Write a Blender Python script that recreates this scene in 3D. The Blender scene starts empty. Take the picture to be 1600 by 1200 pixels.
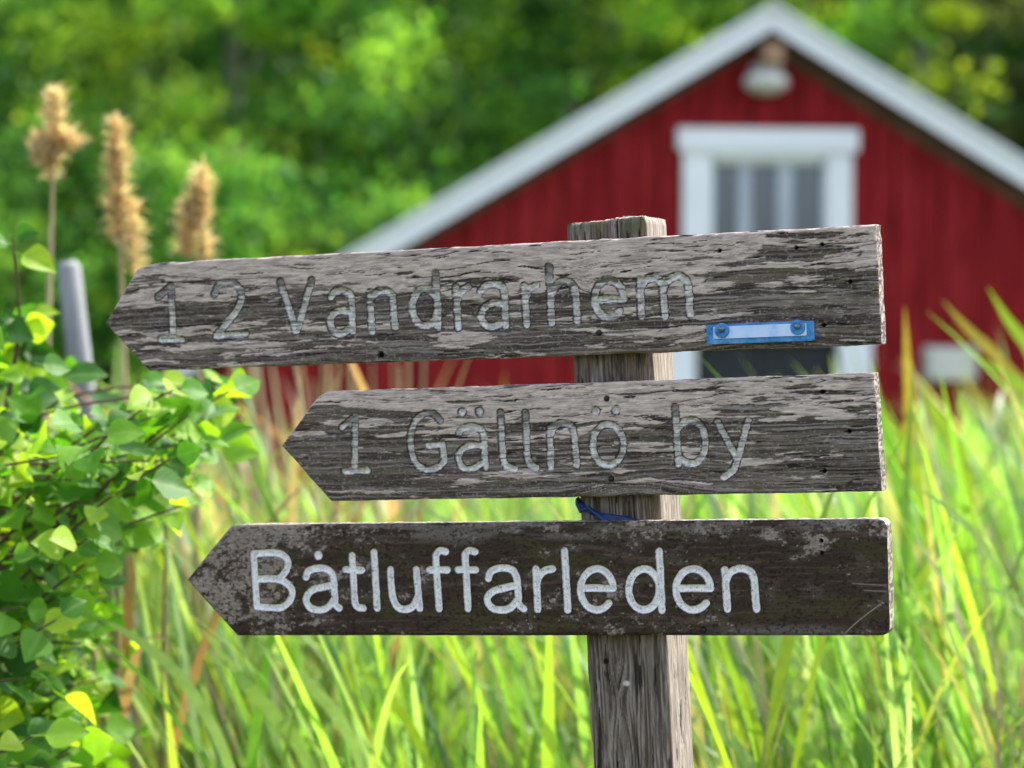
import bpy, math, random, json
import numpy as np
from mathutils import Matrix, Vector, Euler
R=math.radians
SC=bpy.context.scene
COL=SC.collection
random.seed(7); RNG=np.random.default_rng(7)

# ---------------------------------------------------------------- camera, light, exposure
cd=bpy.data.cameras.new('camera'); cam=bpy.data.objects.new('camera',cd); COL.objects.link(cam)
cam.location=(0,0,1.5); cam.rotation_euler=(R(90)-math.atan(67/4000),0,0)
cd.lens=90; cd.sensor_width=36; cd.clip_start=.05; cd.clip_end=600
cd.dof.use_dof=True; cd.dof.focus_distance=2.64; cd.dof.aperture_fstop=4.1
SC.camera=cam
SUN_EL,SUN_AZ=R(52),R(38)          # azimuth from +X (right) towards +Y (away from the camera)
sd=Vector((math.cos(SUN_AZ)*math.cos(SUN_EL),math.sin(SUN_AZ)*math.cos(SUN_EL),math.sin(SUN_EL)))
ld=bpy.data.lights.new('sun','SUN'); ld.energy=2.9; ld.angle=R(.6); ld.color=(1,.95,.86)
sun=bpy.data.objects.new('sun',ld); COL.objects.link(sun)
sun.rotation_euler=(-sd).to_track_quat('-Z','Y').to_euler(); sun.location=(6,6,12)
W=bpy.data.worlds.new('World'); SC.world=W; W.use_nodes=True
nt=W.node_tree; bg=nt.nodes['Background']; sky=nt.nodes.new('ShaderNodeTexSky')
sky.sky_type='NISHITA'; sky.sun_disc=False; sky.sun_elevation=SUN_EL; sky.sun_rotation=R(90)-SUN_AZ
sky.air_density=1.0; sky.dust_density=2.5; sky.ozone_density=2.6
hs=nt.nodes.new('ShaderNodeHueSaturation'); hs.inputs['Saturation'].default_value=.66; hs.inputs['Value'].default_value=1.05   # thin high haze: a paler sky
nt.links.new(sky.outputs[0],hs.inputs['Color']); nt.links.new(hs.outputs[0],bg.inputs[0]); bg.inputs[1].default_value=.15
SC.view_settings.view_transform='Standard'; SC.view_settings.look='None'
SC.view_settings.exposure=1.62; SC.view_settings.gamma=1; SC.view_settings.use_curve_mapping=False
SC.render.engine='CYCLES'; SC.cycles.use_denoising=True
SC.cycles.max_bounces=8; SC.cycles.transparent_max_bounces=8; SC.cycles.caustics_reflective=False; SC.cycles.caustics_refractive=False

# ---------------------------------------------------------------- helpers
def link(o,parent=None):
    COL.objects.link(o)
    if parent is not None: o.parent=parent
    return o
def tag(o,label=None,cat=None,group=None,kind=None):
    if label: o['label']=label
    if cat: o['category']=cat
    if group: o['group']=group
    if kind: o['kind']=kind
    return o
def empty(name,loc=(0,0,0),rz=0,label=None,cat=None,group=None):
    o=bpy.data.objects.new(name,None); link(o); o.location=loc; o.rotation_euler=(0,0,rz)
    o.empty_display_size=.1
    return tag(o,label,cat,group)
def mesh(name,v,f,mat=None,smooth=False,col=None):
    me=bpy.data.meshes.new(name)
    v=np.asarray(v,dtype=np.float32)
    if isinstance(f,np.ndarray):
        n,k=f.shape
        me.vertices.add(len(v)); me.vertices.foreach_set('co',v.ravel())
        me.loops.add(n*k); me.loops.foreach_set('vertex_index',f.astype(np.int32).ravel())
        me.polygons.add(n); me.polygons.foreach_set('loop_start',np.arange(0,n*k,k,dtype=np.int32))
        me.polygons.foreach_set('loop_total',np.full(n,k,dtype=np.int32))
        me.update(calc_edges=True)
    else:
        me.from_pydata([tuple(map(float,p)) for p in v],[],[tuple(map(int,q)) for q in f]); me.update()
    if smooth: me.polygons.foreach_set('use_smooth',np.ones(len(me.polygons),dtype=bool))
    if col is not None:
        a=me.color_attributes.new('Col','FLOAT_COLOR','POINT')
        c=np.ones((len(v),4),dtype=np.float32); c[:,:3]=col; a.data.foreach_set('color',c.ravel())
    if mat: me.materials.append(mat)
    return me
def obj(name,me,parent=None,**k):
    return tag(link(bpy.data.objects.new(name,me),parent),**k)
class MB:
    """collects simple solids into one mesh"""
    def __init__(s): s.v=[];s.f=[]
    def add(s,v,f):
        b=len(s.v); s.v+=[tuple(p) for p in v]; s.f+=[tuple(b+i for i in q) for q in f]; return s
    def box(s,x0,x1,y0,y1,z0,z1,ch=0.):
        if ch<=0:
            return s.add([(x0,y0,z0),(x1,y0,z0),(x1,y1,z0),(x0,y1,z0),(x0,y0,z1),(x1,y0,z1),(x1,y1,z1),(x0,y1,z1)],
              [(0,3,2,1),(4,5,6,7),(0,1,5,4),(1,2,6,5),(2,3,7,6),(3,0,4,7)])
        p=[(x0+ch,z0),(x1-ch,z0),(x1,z0+ch),(x1,z1-ch),(x1-ch,z1),(x0+ch,z1),(x0,z1-ch),(x0,z0+ch)]
        return s.prism(p,y0,y1,ch)
    def prism(s,p,y0,y1,ch=0.):
        """outline p in xz (counterclockwise seen from -y), from y0 (front) to y1"""
        n=len(p); cx=sum(q[0] for q in p)/n; cz=sum(q[1] for q in p)/n
        def ins(q):
            dx,dz=q[0]-cx,q[1]-cz; L=math.hypot(dx,dz) or 1
            return (q[0]-dx/L*ch,q[1]-dz/L*ch)
        rings=[(y0,[ins(q) for q in p] if ch else p)]
        if ch: rings.append((y0+ch,p))
        rings.append((y1,p))
        v=[];f=[]
        for y,r in rings: v+=[(q[0],y,q[1]) for q in r]
        f.append(tuple(range(n)))
        for k in range(len(rings)-1):
            for i in range(n):
                j=(i+1)%n; f.append((k*n+i,(k+1)*n+i,(k+1)*n+j,k*n+j))
        f.append(tuple(reversed(range((len(rings)-1)*n,len(rings)*n))))
        return s.add(v,f)
    def lathe(s,prof,c=(0,0,0),axis='z',n=20,sx=1,sy=1):
        v=[];f=[]
        for r,h in prof:
            for i in range(n):
                a=2*math.pi*i/n; x,y=r*math.cos(a)*sx,r*math.sin(a)*sy
                v.append((c[0]+x,c[1]+y,c[2]+h) if axis=='z' else (c[0]+x,c[1]+h,c[2]+y))
        m=len(prof)
        for k in range(m-1):
            for i in range(n):
                j=(i+1)%n; q=(k*n+i,k*n+j,(k+1)*n+j,(k+1)*n+i)
                f.append(q if axis=='z' else q[::-1])
        f.append(tuple(range(n))[::-1] if axis=='z' else tuple(range(n))); f.append(tuple(range((m-1)*n,m*n)) if axis=='z' else tuple(range((m-1)*n,m*n))[::-1])
        return s.add(v,f)
    def tube(s,pts,rad,n=8):
        pts=[Vector(p) for p in pts]; v=[];f=[]
        if not hasattr(rad,'__len__'): rad=[rad]*len(pts)
        up=Vector((0.13,.21,1)).normalized()
        for i,p in enumerate(pts):
            t=(pts[min(i+1,len(pts)-1)]-pts[max(i-1,0)]).normalized()
            a=t.cross(up)
            if a.length<.05: a=t.cross(Vector((1,0,0)))
            a.normalize(); b=t.cross(a)
            for k in range(n):
                w=2*math.pi*k/n; v.append(tuple(p+(a*math.cos(w)+b*math.sin(w))*rad[i]))
        for i in range(len(pts)-1):
            for k in range(n):
                j=(k+1)%n; f.append((i*n+k,(i+1)*n+k,(i+1)*n+j,i*n+j))
        f.append(tuple(range(n))); f.append(tuple(reversed(range((len(pts)-1)*n,len(pts)*n))))
        return s.add(v,f)
    def make(s,name,mat,parent=None,smooth=False,**k):
        me=mesh(name,s.v,s.f,mat,smooth); return obj(name,me,parent,**k)

# numpy noise -------------------------------------------------------
def vnoise(x,y,seed=0):
    xi=np.floor(x).astype(np.int64); yi=np.floor(y).astype(np.int64); fx=x-xi; fy=y-yi
    fx=fx*fx*(3-2*fx); fy=fy*fy*(3-2*fy)
    def h(a,b):
        n=(a*374761393+b*668265263+seed*1442695041)&0xffffffff
        n=((n^(n>>13))*1274126177)&0xffffffff; n^=n>>16
        return (n&0xffff)/65535.
    return (h(xi,yi)*(1-fx)+h(xi+1,yi)*fx)*(1-fy)+(h(xi,yi+1)*(1-fx)+h(xi+1,yi+1)*fx)*fy
def fbm(x,y,seed=0,o=4,g=.5):
    s=0;a=1;t=0
    for k in range(o): s=s+a*vnoise(x*2**k,y*2**k,seed+17*k); t+=a; a*=g
    return s/t
def ss(a,b,x):
    t=np.clip((x-a)/(b-a),0,1); return t*t*(3-2*t)
def mixc(a,b,m): return a*(1-m[...,None])+np.asarray(b)*m[...,None]

# materials ---------------------------------------------------------
def newmat(name):
    m=bpy.data.materials.new(name); m.use_nodes=True; t=m.node_tree
    return m,t,t.nodes['Principled BSDF'],t.nodes['Material Output']
def node(t,ty,**k):
    n=t.nodes.new(ty)
    for a,b in k.items(): setattr(n,a,b)
    return n
def noise(t,scale,detail=4,rough=.55,stretch=None,coord='Object'):
    tc=node(t,'ShaderNodeTexCoord'); mp=node(t,'ShaderNodeMapping'); n=node(t,'ShaderNodeTexNoise')
    t.links.new(tc.outputs[coord],mp.inputs[0]); t.links.new(mp.outputs[0],n.inputs['Vector'])
    if stretch: mp.inputs['Scale'].default_value=stretch
    n.inputs['Scale'].default_value=scale; n.inputs['Detail'].default_value=detail; n.inputs['Roughness'].default_value=rough
    return n
def ramp(t,src,stops):
    r=node(t,'ShaderNodeValToRGB'); e=r.color_ramp.elements
    while len(e)<len(stops): e.new(.5)
    for q,(p,c) in zip(e,stops): q.position=p; q.color=(*c,1)
    t.links.new(src,r.inputs[0]); return r
def bump(t,bs,src,strength,dist):
    b=node(t,'ShaderNodeBump'); b.inputs['Strength'].default_value=strength; b.inputs['Distance'].default_value=dist
    t.links.new(src,b.inputs['Height']); t.links.new(b.outputs[0],bs.inputs['Normal'])
def simple(name,stops,scale=6,rough=.7,stretch=None,bs=.2,bd=.003,detail=5,spec=.4,metal=0):
    m,t,b,o=newmat(name); n=noise(t,scale,detail,.6,stretch)
    r=ramp(t,n.outputs[0],stops); t.links.new(r.outputs[0],b.inputs['Base Color'])
    b.inputs['Roughness'].default_value=rough; b.inputs['Specular IOR Level'].default_value=spec; b.inputs['Metallic'].default_value=metal
    if bs: bump(t,b,n.outputs[0],bs,bd)
    return m
def leafmat(name,trans=.45,rough=.5,boost=(1.25,1.2,.55),spec=.35,perobj=False,vein=False):
    """colour from the vertex attribute, or from the object's own random number"""
    m,t,b,o=newmat(name)
    if perobj:
        oi=node(t,'ShaderNodeObjectInfo'); src=ramp(t,oi.outputs['Random'],perobj).outputs[0]
    else:
        a=node(t,'ShaderNodeVertexColor'); a.layer_name='Col'; src=a.outputs[0]
    n=noise(t,45,3); mx=node(t,'ShaderNodeMix',data_type='RGBA',blend_type='MULTIPLY'); mx.inputs[0].default_value=.6
    rr=ramp(t,n.outputs[0],[(.3,(.62,.66,.6)),(.7,(1.15,1.12,1.1))])
    t.links.new(src,mx.inputs[6]); t.links.new(rr.outputs[0],mx.inputs[7])
    t.links.new(mx.outputs[2],b.inputs['Base Color']); b.inputs['Roughness'].default_value=rough; b.inputs['Specular IOR Level'].default_value=spec
    if vein:   # midrib and side veins on each leaf's own coordinates
        tc=node(t,'ShaderNodeTexCoord'); sp=node(t,'ShaderNodeSeparateXYZ'); t.links.new(tc.outputs['Object'],sp.inputs[0])
        ab=node(t,'ShaderNodeMath',operation='ABSOLUTE'); t.links.new(sp.outputs[1],ab.inputs[0])
        m1=node(t,'ShaderNodeMath',operation='MULTIPLY_ADD'); t.links.new(ab.outputs[0],m1.inputs[0]); m1.inputs[1].default_value=-1.0; t.links.new(sp.outputs[0],m1.inputs[2])
        m2=node(t,'ShaderNodeMath',operation='MULTIPLY'); t.links.new(m1.outputs[0],m2.inputs[0]); m2.inputs[1].default_value=900
        m3=node(t,'ShaderNodeMath',operation='SINE'); t.links.new(m2.outputs[0],m3.inputs[0])
        r1=ramp(t,m3.outputs[0],[(.80,(0,0,0)),(.97,(.5,.5,.5))]); r2=ramp(t,ab.outputs[0],[(.0004,(1,1,1)),(.0011,(0,0,0))])
        mxx=node(t,'ShaderNodeMix',data_type='RGBA',blend_type='LIGHTEN'); mxx.inputs[0].default_value=1; t.links.new(r1.outputs[0],mxx.inputs[6]); t.links.new(r2.outputs[0],mxx.inputs[7])
        mv=node(t,'ShaderNodeMix',data_type='RGBA',blend_type='MIX'); bw=node(t,'ShaderNodeRGBToBW'); t.links.new(mxx.outputs[2],bw.inputs[0]); mm=node(t,'ShaderNodeMath',operation='MULTIPLY'); t.links.new(bw.outputs[0],mm.inputs[0]); mm.inputs[1].default_value=.55
        t.links.new(mm.outputs[0],mv.inputs[0]); t.links.new(mx.outputs[2],mv.inputs[6]); mv.inputs[7].default_value=(.26,.40,.10,1); t.links.new(mv.outputs[2],b.inputs['Base Color'])
    tr=node(t,'ShaderNodeBsdfTranslucent'); ml=node(t,'ShaderNodeMix',data_type='RGBA',blend_type='MULTIPLY'); ml.inputs[0].default_value=1
    t.links.new(mx.outputs[2],ml.inputs[6]); ml.inputs[7].default_value=(*[c*1.5 for c in boost],1)
    t.links.new(ml.outputs[2],tr.inputs[0])
    ms=node(t,'ShaderNodeMixShader'); ms.inputs[0].default_value=trans
    t.links.new(b.outputs[0],ms.inputs[1]); t.links.new(tr.outputs[0],ms.inputs[2]); t.links.new(ms.outputs[0],o.inputs[0])
    return m

M={}
M['soil']=simple('soil_and_litter',[(.3,(.035,.032,.014)),(.5,(.06,.075,.02)),(.7,(.12,.10,.05))],1.4,.95,bs=.5,bd=.05)
M['red']=simple('red_limewash',[(.3,(.13,.006,.008)),(.5,(.25,.011,.014)),(.75,(.38,.03,.026))],3,.85,(9,9,.8),.6,.006,spec=.15)
M['white']=simple('white_paint',[(.3,(.80,.785,.82)),(.7,(.88,.865,.885))],2.5,.5,(1,1,1),.1,.002)
M['mull']=simple('grey_paint',[(.3,(.36,.38,.44)),(.7,(.46,.48,.54))],3,.5)
M['roof']=simple('grey_roofing',[(.3,(.10,.10,.10)),(.7,(.19,.19,.19))],3,.7,bs=.4,bd=.01)
M['soffit']=simple('bare_soffit_wood',[(.3,(.07,.035,.02)),(.7,(.14,.07,.04))],5,.8,(1,6,1))
M['beam']=simple('bare_beam_end',[(.3,(.30,.16,.09)),(.7,(.50,.30,.18))],7,.8)
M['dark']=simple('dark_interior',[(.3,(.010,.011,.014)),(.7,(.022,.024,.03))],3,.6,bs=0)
M['curtain']=simple('grey_curtain',[(.35,(.24,.245,.30)),(.65,(.38,.385,.46))],5,.9,(6,1,.4),.3,.01)
M['enamel']=simple('lamp_enamel',[(.3,(.40,.40,.40)),(.7,(.52,.51,.50))],6,.4)
M['globe']=simple('milky_glass',[(.3,(.56,.53,.47)),(.7,(.68,.65,.58))],6,.25,bs=0)
M['iron']=simple('grey_iron',[(.3,(.14,.13,.15)),(.7,(.22,.20,.24))],20,.5,metal=.4)
M['rust']=simple('rusty_nail',[(.3,(.015,.011,.009)),(.7,(.05,.035,.03))],300,.6,metal=.5,bs=.4,bd=.0005)
M['bluep']=simple('blue_plastic',[(.3,(.03,.09,.20)),(.45,(.02,.19,.47)),(.75,(.13,.33,.58))],120,.5,bs=.1,bd=.0005)
M['palep']=simple('pale_reflector',[(.3,(.20,.36,.66)),(.5,(.46,.60,.88)),(.7,(.62,.68,.85))],45,.35,(1,1,1),bs=.1,bd=.0005)
M['screw']=simple('screw_steel',[(.3,(.05,.08,.15)),(.7,(.20,.26,.36))],300,.35,metal=.8)
M['cord']=simple('blue_cord',[(.3,(.003,.012,.06)),(.7,(.006,.04,.17))],200,.5)
M['greypole']=simple('weathered_pole',[(.3,(.07,.07,.075)),(.5,(.22,.22,.235)),(.7,(.36,.36,.38))],22,.85,(1,1,.07),.9,.006)
M['bark']=simple('bark',[(.3,(.045,.037,.03)),(.7,(.13,.11,.09))],5,.9,(1,1,.25),.6,.03)
M['birch']=simple('pale_bark',[(.35,(.14,.13,.125)),(.6,(.34,.32,.31))],6,.85,(1,1,.4),.5,.02)
M['twig']=simple('brown_twig',[(.3,(.06,.03,.022)),(.7,(.15,.075,.05))],40,.7)
M['husk']=simple('dry_plume',[(.3,(.42,.26,.13)),(.7,(.72,.52,.32))],60,.85,bs=0)
M['straw']=simple('straw_stem',[(.3,(.26,.19,.10)),(.7,(.46,.36,.20))],14,.7,(3,3,.4))
M['reed']=leafmat('reed_leaf',.5,.42)
M['tree']=leafmat('tree_leaf',.52,.6,(1.2,1.2,.6),.2)
M['bush']=leafmat('bush_leaf',.5,.5,(1.3,1.3,.35),.22,vein=True,perobj=[(0,(.035,.12,.018)),(.25,(.07,.21,.022)),(.55,(.16,.34,.03)),(.8,(.28,.46,.04)),(1,(.40,.52,.05))])

def vcmat(name,fine,stretch,rough,strength,dist,amt=.55):
    """board and post wood: colour from the modelled surface's attribute, fine grain on top"""
    m,t,b,o=newmat(name); a=node(t,'ShaderNodeVertexColor'); a.layer_name='Col'
    n=noise(t,fine,6,.7,stretch); n2=noise(t,fine*.35,3,.6,stretch)
    rr=ramp(t,n.outputs[0],[(.32,(.42,.40,.39)),(.5,(1,1,1)),(.68,(1.6,1.6,1.6))])
    mx=node(t,'ShaderNodeMix',data_type='RGBA',blend_type='MULTIPLY'); mx.inputs[0].default_value=amt
    t.links.new(a.outputs[0],mx.inputs[6]); t.links.new(rr.outputs[0],mx.inputs[7]); t.links.new(mx.outputs[2],b.inputs['Base Color'])
    b.inputs['Roughness'].default_value=rough; b.inputs['Specular IOR Level'].default_value=.1
    bump(t,b,n.outputs[0],strength,dist); return m
M['wood']=vcmat('weathered_board_wood',420,(.12,1,1),.85,.6,.0006)
M['wood3']=vcmat('dark_board_wood',330,(.5,1,1),.6,.45,.0005,.5)
M['post']=vcmat('post_wood',320,(1,1,.1),.85,.6,.0007,.6)
M['paint']=vcmat('letter_paint',420,(.6,1,1),.6,.35,.0004,.35)
# ---------------------------------------------------------------- ground and hill
def ground_z(x,y):
    z=-.45*ss(5,13,y)
    return z+.05*(fbm(x/2.2+50,y/2.2+50,3,3)-.5)
gx=np.concatenate([np.linspace(-150,-14,20),np.linspace(-12,12,49),np.linspace(14,150,20)])
gy=np.concatenate([np.linspace(-60,-1,12),np.linspace(0,20,41),np.linspace(21,200,40)])
GX,GY=np.meshgrid(gx,gy); GZ=ground_z(GX,GY)
def gridmesh(name,X,Y,Z,mat):
    n,m=X.shape; idx=np.arange(n*m).reshape(n,m)
    f=np.stack([idx[:-1,:-1],idx[:-1,1:],idx[1:,1:],idx[1:,:-1]],-1).reshape(-1,4)
    return mesh(name,np.stack([X,Y,Z],-1).reshape(-1,3),f,mat,True)
obj('ground',gridmesh('ground',GX,GY,GZ,M['soil']),kind='structure')
hx=np.linspace(-120,120,61); hy=np.linspace(33,150,40); HX,HY=np.meshgrid(hx,hy)
HZ=-.8+24*ss(33,95,HY)*(.75+.5*fbm(HX/30+9,HY/30,5,3))
M['hill']=simple('wooded_hill_floor',[(.3,(.012,.028,.008)),(.7,(.04,.07,.02))],.6,.95,bs=.5,bd=.2)
obj('hill',gridmesh('hill',HX,HY,HZ,M['hill']),kind='structure')

# ---------------------------------------------------------------- the red shed
SD=15.15; SX=(1210-800)/4000*SD-.058
shed=empty('shed',(SX,SD,-.45),R(7),'red painted wooden shed with white bargeboards, a loft window and a dark doorway','shed')
zb=-.45  # local z = world z - zb
def wz(z): return z-zb
TAN=.592; HW=3.12; APEX=wz(3.475)         # top of the bargeboards in the gable plane
OPEN=[(-.34,.365,wz(1.86),wz(2.585)),(-.43,.43,.13,wz(1.50))]
def roof_under(x): return APEX-.16-TAN*abs(x)
pw=.142; n=int(2*HW/pw); x0=-n*pw/2
rr=random.Random(3)
for i in range(n):
    a=x0+i*pw+.004; b=a+pw-.008; j=rr.uniform(0,.008)+(.02 if i%2 else 0)
    ints=[(.12,None)]
    for (ox0,ox1,oz0,oz1) in OPEN:
        if b>ox0+.004 and a<ox1-.004:
            new=[]
            for (lo,hi) in ints: new+= [(lo,oz0),(oz1,hi)] if (hi is None or hi>oz1) and lo<oz0 else [(lo,hi)]
            ints=new
    for lo,hi in ints:
        if lo is not None and hi is not None and hi-lo<.02: continue
        mb=MB()
        if hi is None:
            if a<0<b: p=[(a,lo),(b,lo),(b,roof_under(b)),(0,roof_under(0)),(a,roof_under(a))]
            else: p=[(a,lo),(b,lo),(b,roof_under(b)),(a,roof_under(a))]
        else: p=[(a,lo),(b,lo),(b,hi),(a,hi)]
        mb.prism(p,-.018-j,0.0,.005); mb.make('wall_plank',M['red'],shed)
# walls behind the cladding, side walls and back
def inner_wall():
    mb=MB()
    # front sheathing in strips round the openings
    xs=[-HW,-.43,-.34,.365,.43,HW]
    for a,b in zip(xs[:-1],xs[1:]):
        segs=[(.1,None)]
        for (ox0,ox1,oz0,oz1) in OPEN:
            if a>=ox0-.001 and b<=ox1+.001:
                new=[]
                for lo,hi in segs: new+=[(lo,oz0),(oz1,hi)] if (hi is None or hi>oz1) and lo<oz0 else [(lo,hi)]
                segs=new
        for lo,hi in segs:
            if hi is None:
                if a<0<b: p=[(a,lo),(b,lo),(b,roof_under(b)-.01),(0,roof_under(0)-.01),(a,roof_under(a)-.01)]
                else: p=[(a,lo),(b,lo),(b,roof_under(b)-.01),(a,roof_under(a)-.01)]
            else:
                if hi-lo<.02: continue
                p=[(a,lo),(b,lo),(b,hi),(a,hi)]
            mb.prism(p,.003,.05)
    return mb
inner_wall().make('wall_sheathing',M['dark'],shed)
for s in (-1,1):
    mb=MB(); h=roof_under(HW)-.03
    for k in range(48):
        y=.06+k*.142; mb.box(min(s*HW,s*(HW-.024)),max(s*HW,s*(HW-.024)),y+.003,y+.139,.12,h)
    mb.make('side_wall',M['red'],shed)
MB().box(-HW,HW,6.9,6.95,.1,roof_under(HW)-.03).prism([(-HW,roof_under(HW)-.028),(HW,roof_under(HW)-.028),(0,roof_under(0)-.01)],6.9,6.95).make('back_wall',M['red'],shed)
MB().box(-HW+.03,HW-.03,.06,6.89,.02,.1).make('floor_slab',M['dark'],shed)
MB().box(-HW-.02,HW+.02,-.03,6.97,-.3,.09,).make('plinth',M['mull'],shed)
OV=.20; EX=3.45
for s in (-1,1):
    # bargeboard in the gable plane
    def pr(x0_,x1_,off0,off1):
        q=[(x0_,APEX-TAN*x0_-off1),(x1_,APEX-TAN*x1_-off1),(x1_,APEX-TAN*x1_-off0),(x0_,APEX-TAN*x0_-off0)]
        return q if s>0 else [(-x,z) for x,z in q][::-1]
    a=.0015
    MB().prism(pr(a,EX,0.022,.158),-OV,-OV+.028,.004).make('bargeboard',M['white'],shed)
    MB().prism(pr(a,EX+.03,-.004,.020),-OV-.03,-OV+.03,.004).make('verge_trim',M['white'],shed)
    # roof slab with seams
    mb=MB().prism(pr(a,EX+.02,.035,.06),-OV+.031,7.2)
    for k in range(12):
        x=a+.12+k*.285; mb.prism(pr(x,x+.03,.004,.034),-OV+.031,7.2)
    mb.make('roof_panel',M['roof'],shed)
    for k in range(24):   # soffit boards under the overhang, running down the slope
        x=.01+k*.1435
        MB().prism(pr(x,x+.139,.062,.084),-OV+.03,-.03).make('soffit_board',M['soffit'],shed)
    MB().prism(pr(a,EX-.1,.09,.225 if s<0 else .262),-.055,-.027).make('soffit_shade_trim',M['soffit'],shed)  # dark trim stands in for the shaded soffit band, deeper on the right
MB().box(-.055,.055,-OV-.05,-.03,APEX-.36,APEX-.245,.006).make('ridge_beam',M['beam'],shed)
# corner boards
for s in (-1,1):
    MB().box(s*HW-.075,s*HW+.075,-.06,-.046,.12,roof_under(HW)-.05,.003).make('corner_board',M['red'],shed)
# window
wx0,wx1,wz0,wz1=-.34,.365,wz(1.86),wz(2.585)
win=obj('window',MB().box(wx0-.135,wx0+.02,-.075,.04,wz0-.09,wz1+.0,.006).box(wx1-.02,wx1+.135,-.075,.04,wz0-.09,wz1,.006).v and None,shed) if False else None
mb=MB().box(wx0-.165,wx0+.006,-.080,-.045,wz0-.10,wz1+.03,.006).box(wx1-.006,wx1+.145,-.080,-.045,wz0-.10,wz1+.03,.006).box(wx0+.011,wx1-.011,-.080,-.045,wz0-.10,wz0-.005,.006)
win=mb.make('window',M['white'],shed)
MB().box(wx0-.20,wx1+.18,-.105,-.044,wz1+.031,wz1+.165,.008).make('header_board',M['white'],win)
mb=MB().box(wx0+.011,wx1-.011,-.078,-.046,wz1-.012,wz1+.03,.004)
mb.box(wx0,wx0+.022,-.040,.03,wz0,wz1,.003).box(wx1-.022,wx1,-.040,.03,wz0,wz1,.003).box(wx0+.046,wx1-.046,-.040,.03,wz1-.04,wz1,.003).box(wx0+.046,wx1-.046,-.040,.03,wz0,wz0+.045,.003)
mb.make('sash',M['white'],win)
MB().box(-.17,-.09,-.036,.02,wz0+.046,wz1-.041,.003).make('mullion',M['mull'],win,label='dull grey mullion')
MB().box(.065,.16,-.038,.02,wz0+.046,wz1-.041,.003).make('mullion',M['mull'],win)
gm,gt,gb,go=newmat('window_glass'); g1_=node(gt,'ShaderNodeBsdfTransparent'); g1_.inputs[0].default_value=(.82,.86,.90,1); g2_=node(gt,'ShaderNodeBsdfGlossy'); g2_.inputs['Roughness'].default_value=.03
gf=node(gt,'ShaderNodeFresnel'); gf.inputs[0].default_value=1.6; gx_=node(gt,'ShaderNodeMixShader'); gt.links.new(gf.outputs[0],gx_.inputs[0]); gt.links.new(g1_.outputs[0],gx_.inputs[1]); gt.links.new(g2_.outputs[0],gx_.inputs[2]); gt.links.new(gx_.outputs[0],go.inputs[0])
for a,b in ((-.317,-.171),(-.089,.064),(.161,.342)):
    MB().box(a,b,-.012,-.008,wz0+.046,wz1-.041).make('pane',gm,win)
# folded curtain a hand's width behind the glass
def drape(a,b,z0,z1,y,name):
    N=60; v=[];f=[]
    for i in range(N+1):
        x=a+(b-a)*i/N; yy=y+.008*math.sin(i*.9)+.006*math.sin(i*2.3)
        v+=[(x,yy,z0),(x,yy,z1)]
    f=[(2*i,2*i+2,2*i+3,2*i+1) for i in range(N)]
    me=mesh(name,v,f,M['curtain'],True); return obj(name,me,win)
drape(-.315,.345,wz0+.02,wz1,.024,'curtain')
# doorway
mb=MB().box(-.63,-.43,-.085,-.045,.10,wz(1.50),.006).box(.43,.63,-.085,-.045,.10,wz(1.50),.006).box(-.66,.66,-.088,-.045,wz(1.503),wz(1.66),.006)
dr=mb.make('door_frame',M['white'],shed)
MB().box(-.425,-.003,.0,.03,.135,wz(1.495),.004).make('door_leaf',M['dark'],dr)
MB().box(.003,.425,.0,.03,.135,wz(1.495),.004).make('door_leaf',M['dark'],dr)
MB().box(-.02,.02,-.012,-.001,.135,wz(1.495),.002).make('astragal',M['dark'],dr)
# lamps: one under the ridge, one on the wall to the right of the doorway
def oval_lamp(x,y,z,w,h,arm=None,label=None):
    g=MB(); n=22; prof=[(1,0),(1.0,-.02),(.97,-.05),(.86,-.08),(.62,-.10),(.3,-.112),(.01,-.115)]
    g.lathe([(r*.5*w,hh) for r,hh in prof],(x,y,z),'y',26,1,h/w)
    lp=g.make('wall_lamp',M['globe'],shed,smooth=True,label=label)
    MB().lathe([(.54*w,.012),(.54*w,-.012),(.5*w,-.018),(.49*w,0)],(x,y,z),'y',26,1,h/w).make('lamp_rim',M['enamel'],lp,smooth=False)
    return lp
lp=oval_lamp(-.022,-.13,wz(3.015),.245,.135,label='oval milky lamp hanging under the ridge')
MB().tube([(-.03,-.12,wz(3.10)),(-.03,-.13,wz(3.16)),(-.035,-.16,wz(3.24))],[.036,.03,.026],10).make('lamp_stem',M['iron'],lp)
MB().box(-.11,.066,-.16,-.045,wz(3.085),wz(3.112),.006).make('lamp_hood',M['enamel'],lp)
lb=MB().box(.965,1.265,-.12,-.047,wz(1.262),wz(1.458),.022).make('wall_lamp',M['globe'],shed,label='pale box lamp with rounded corners beside the doorway')
MB().box(.955,1.275,-.046,-.028,wz(1.252),wz(1.468),.006).make('lamp_base',M['enamel'],lb)

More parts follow.
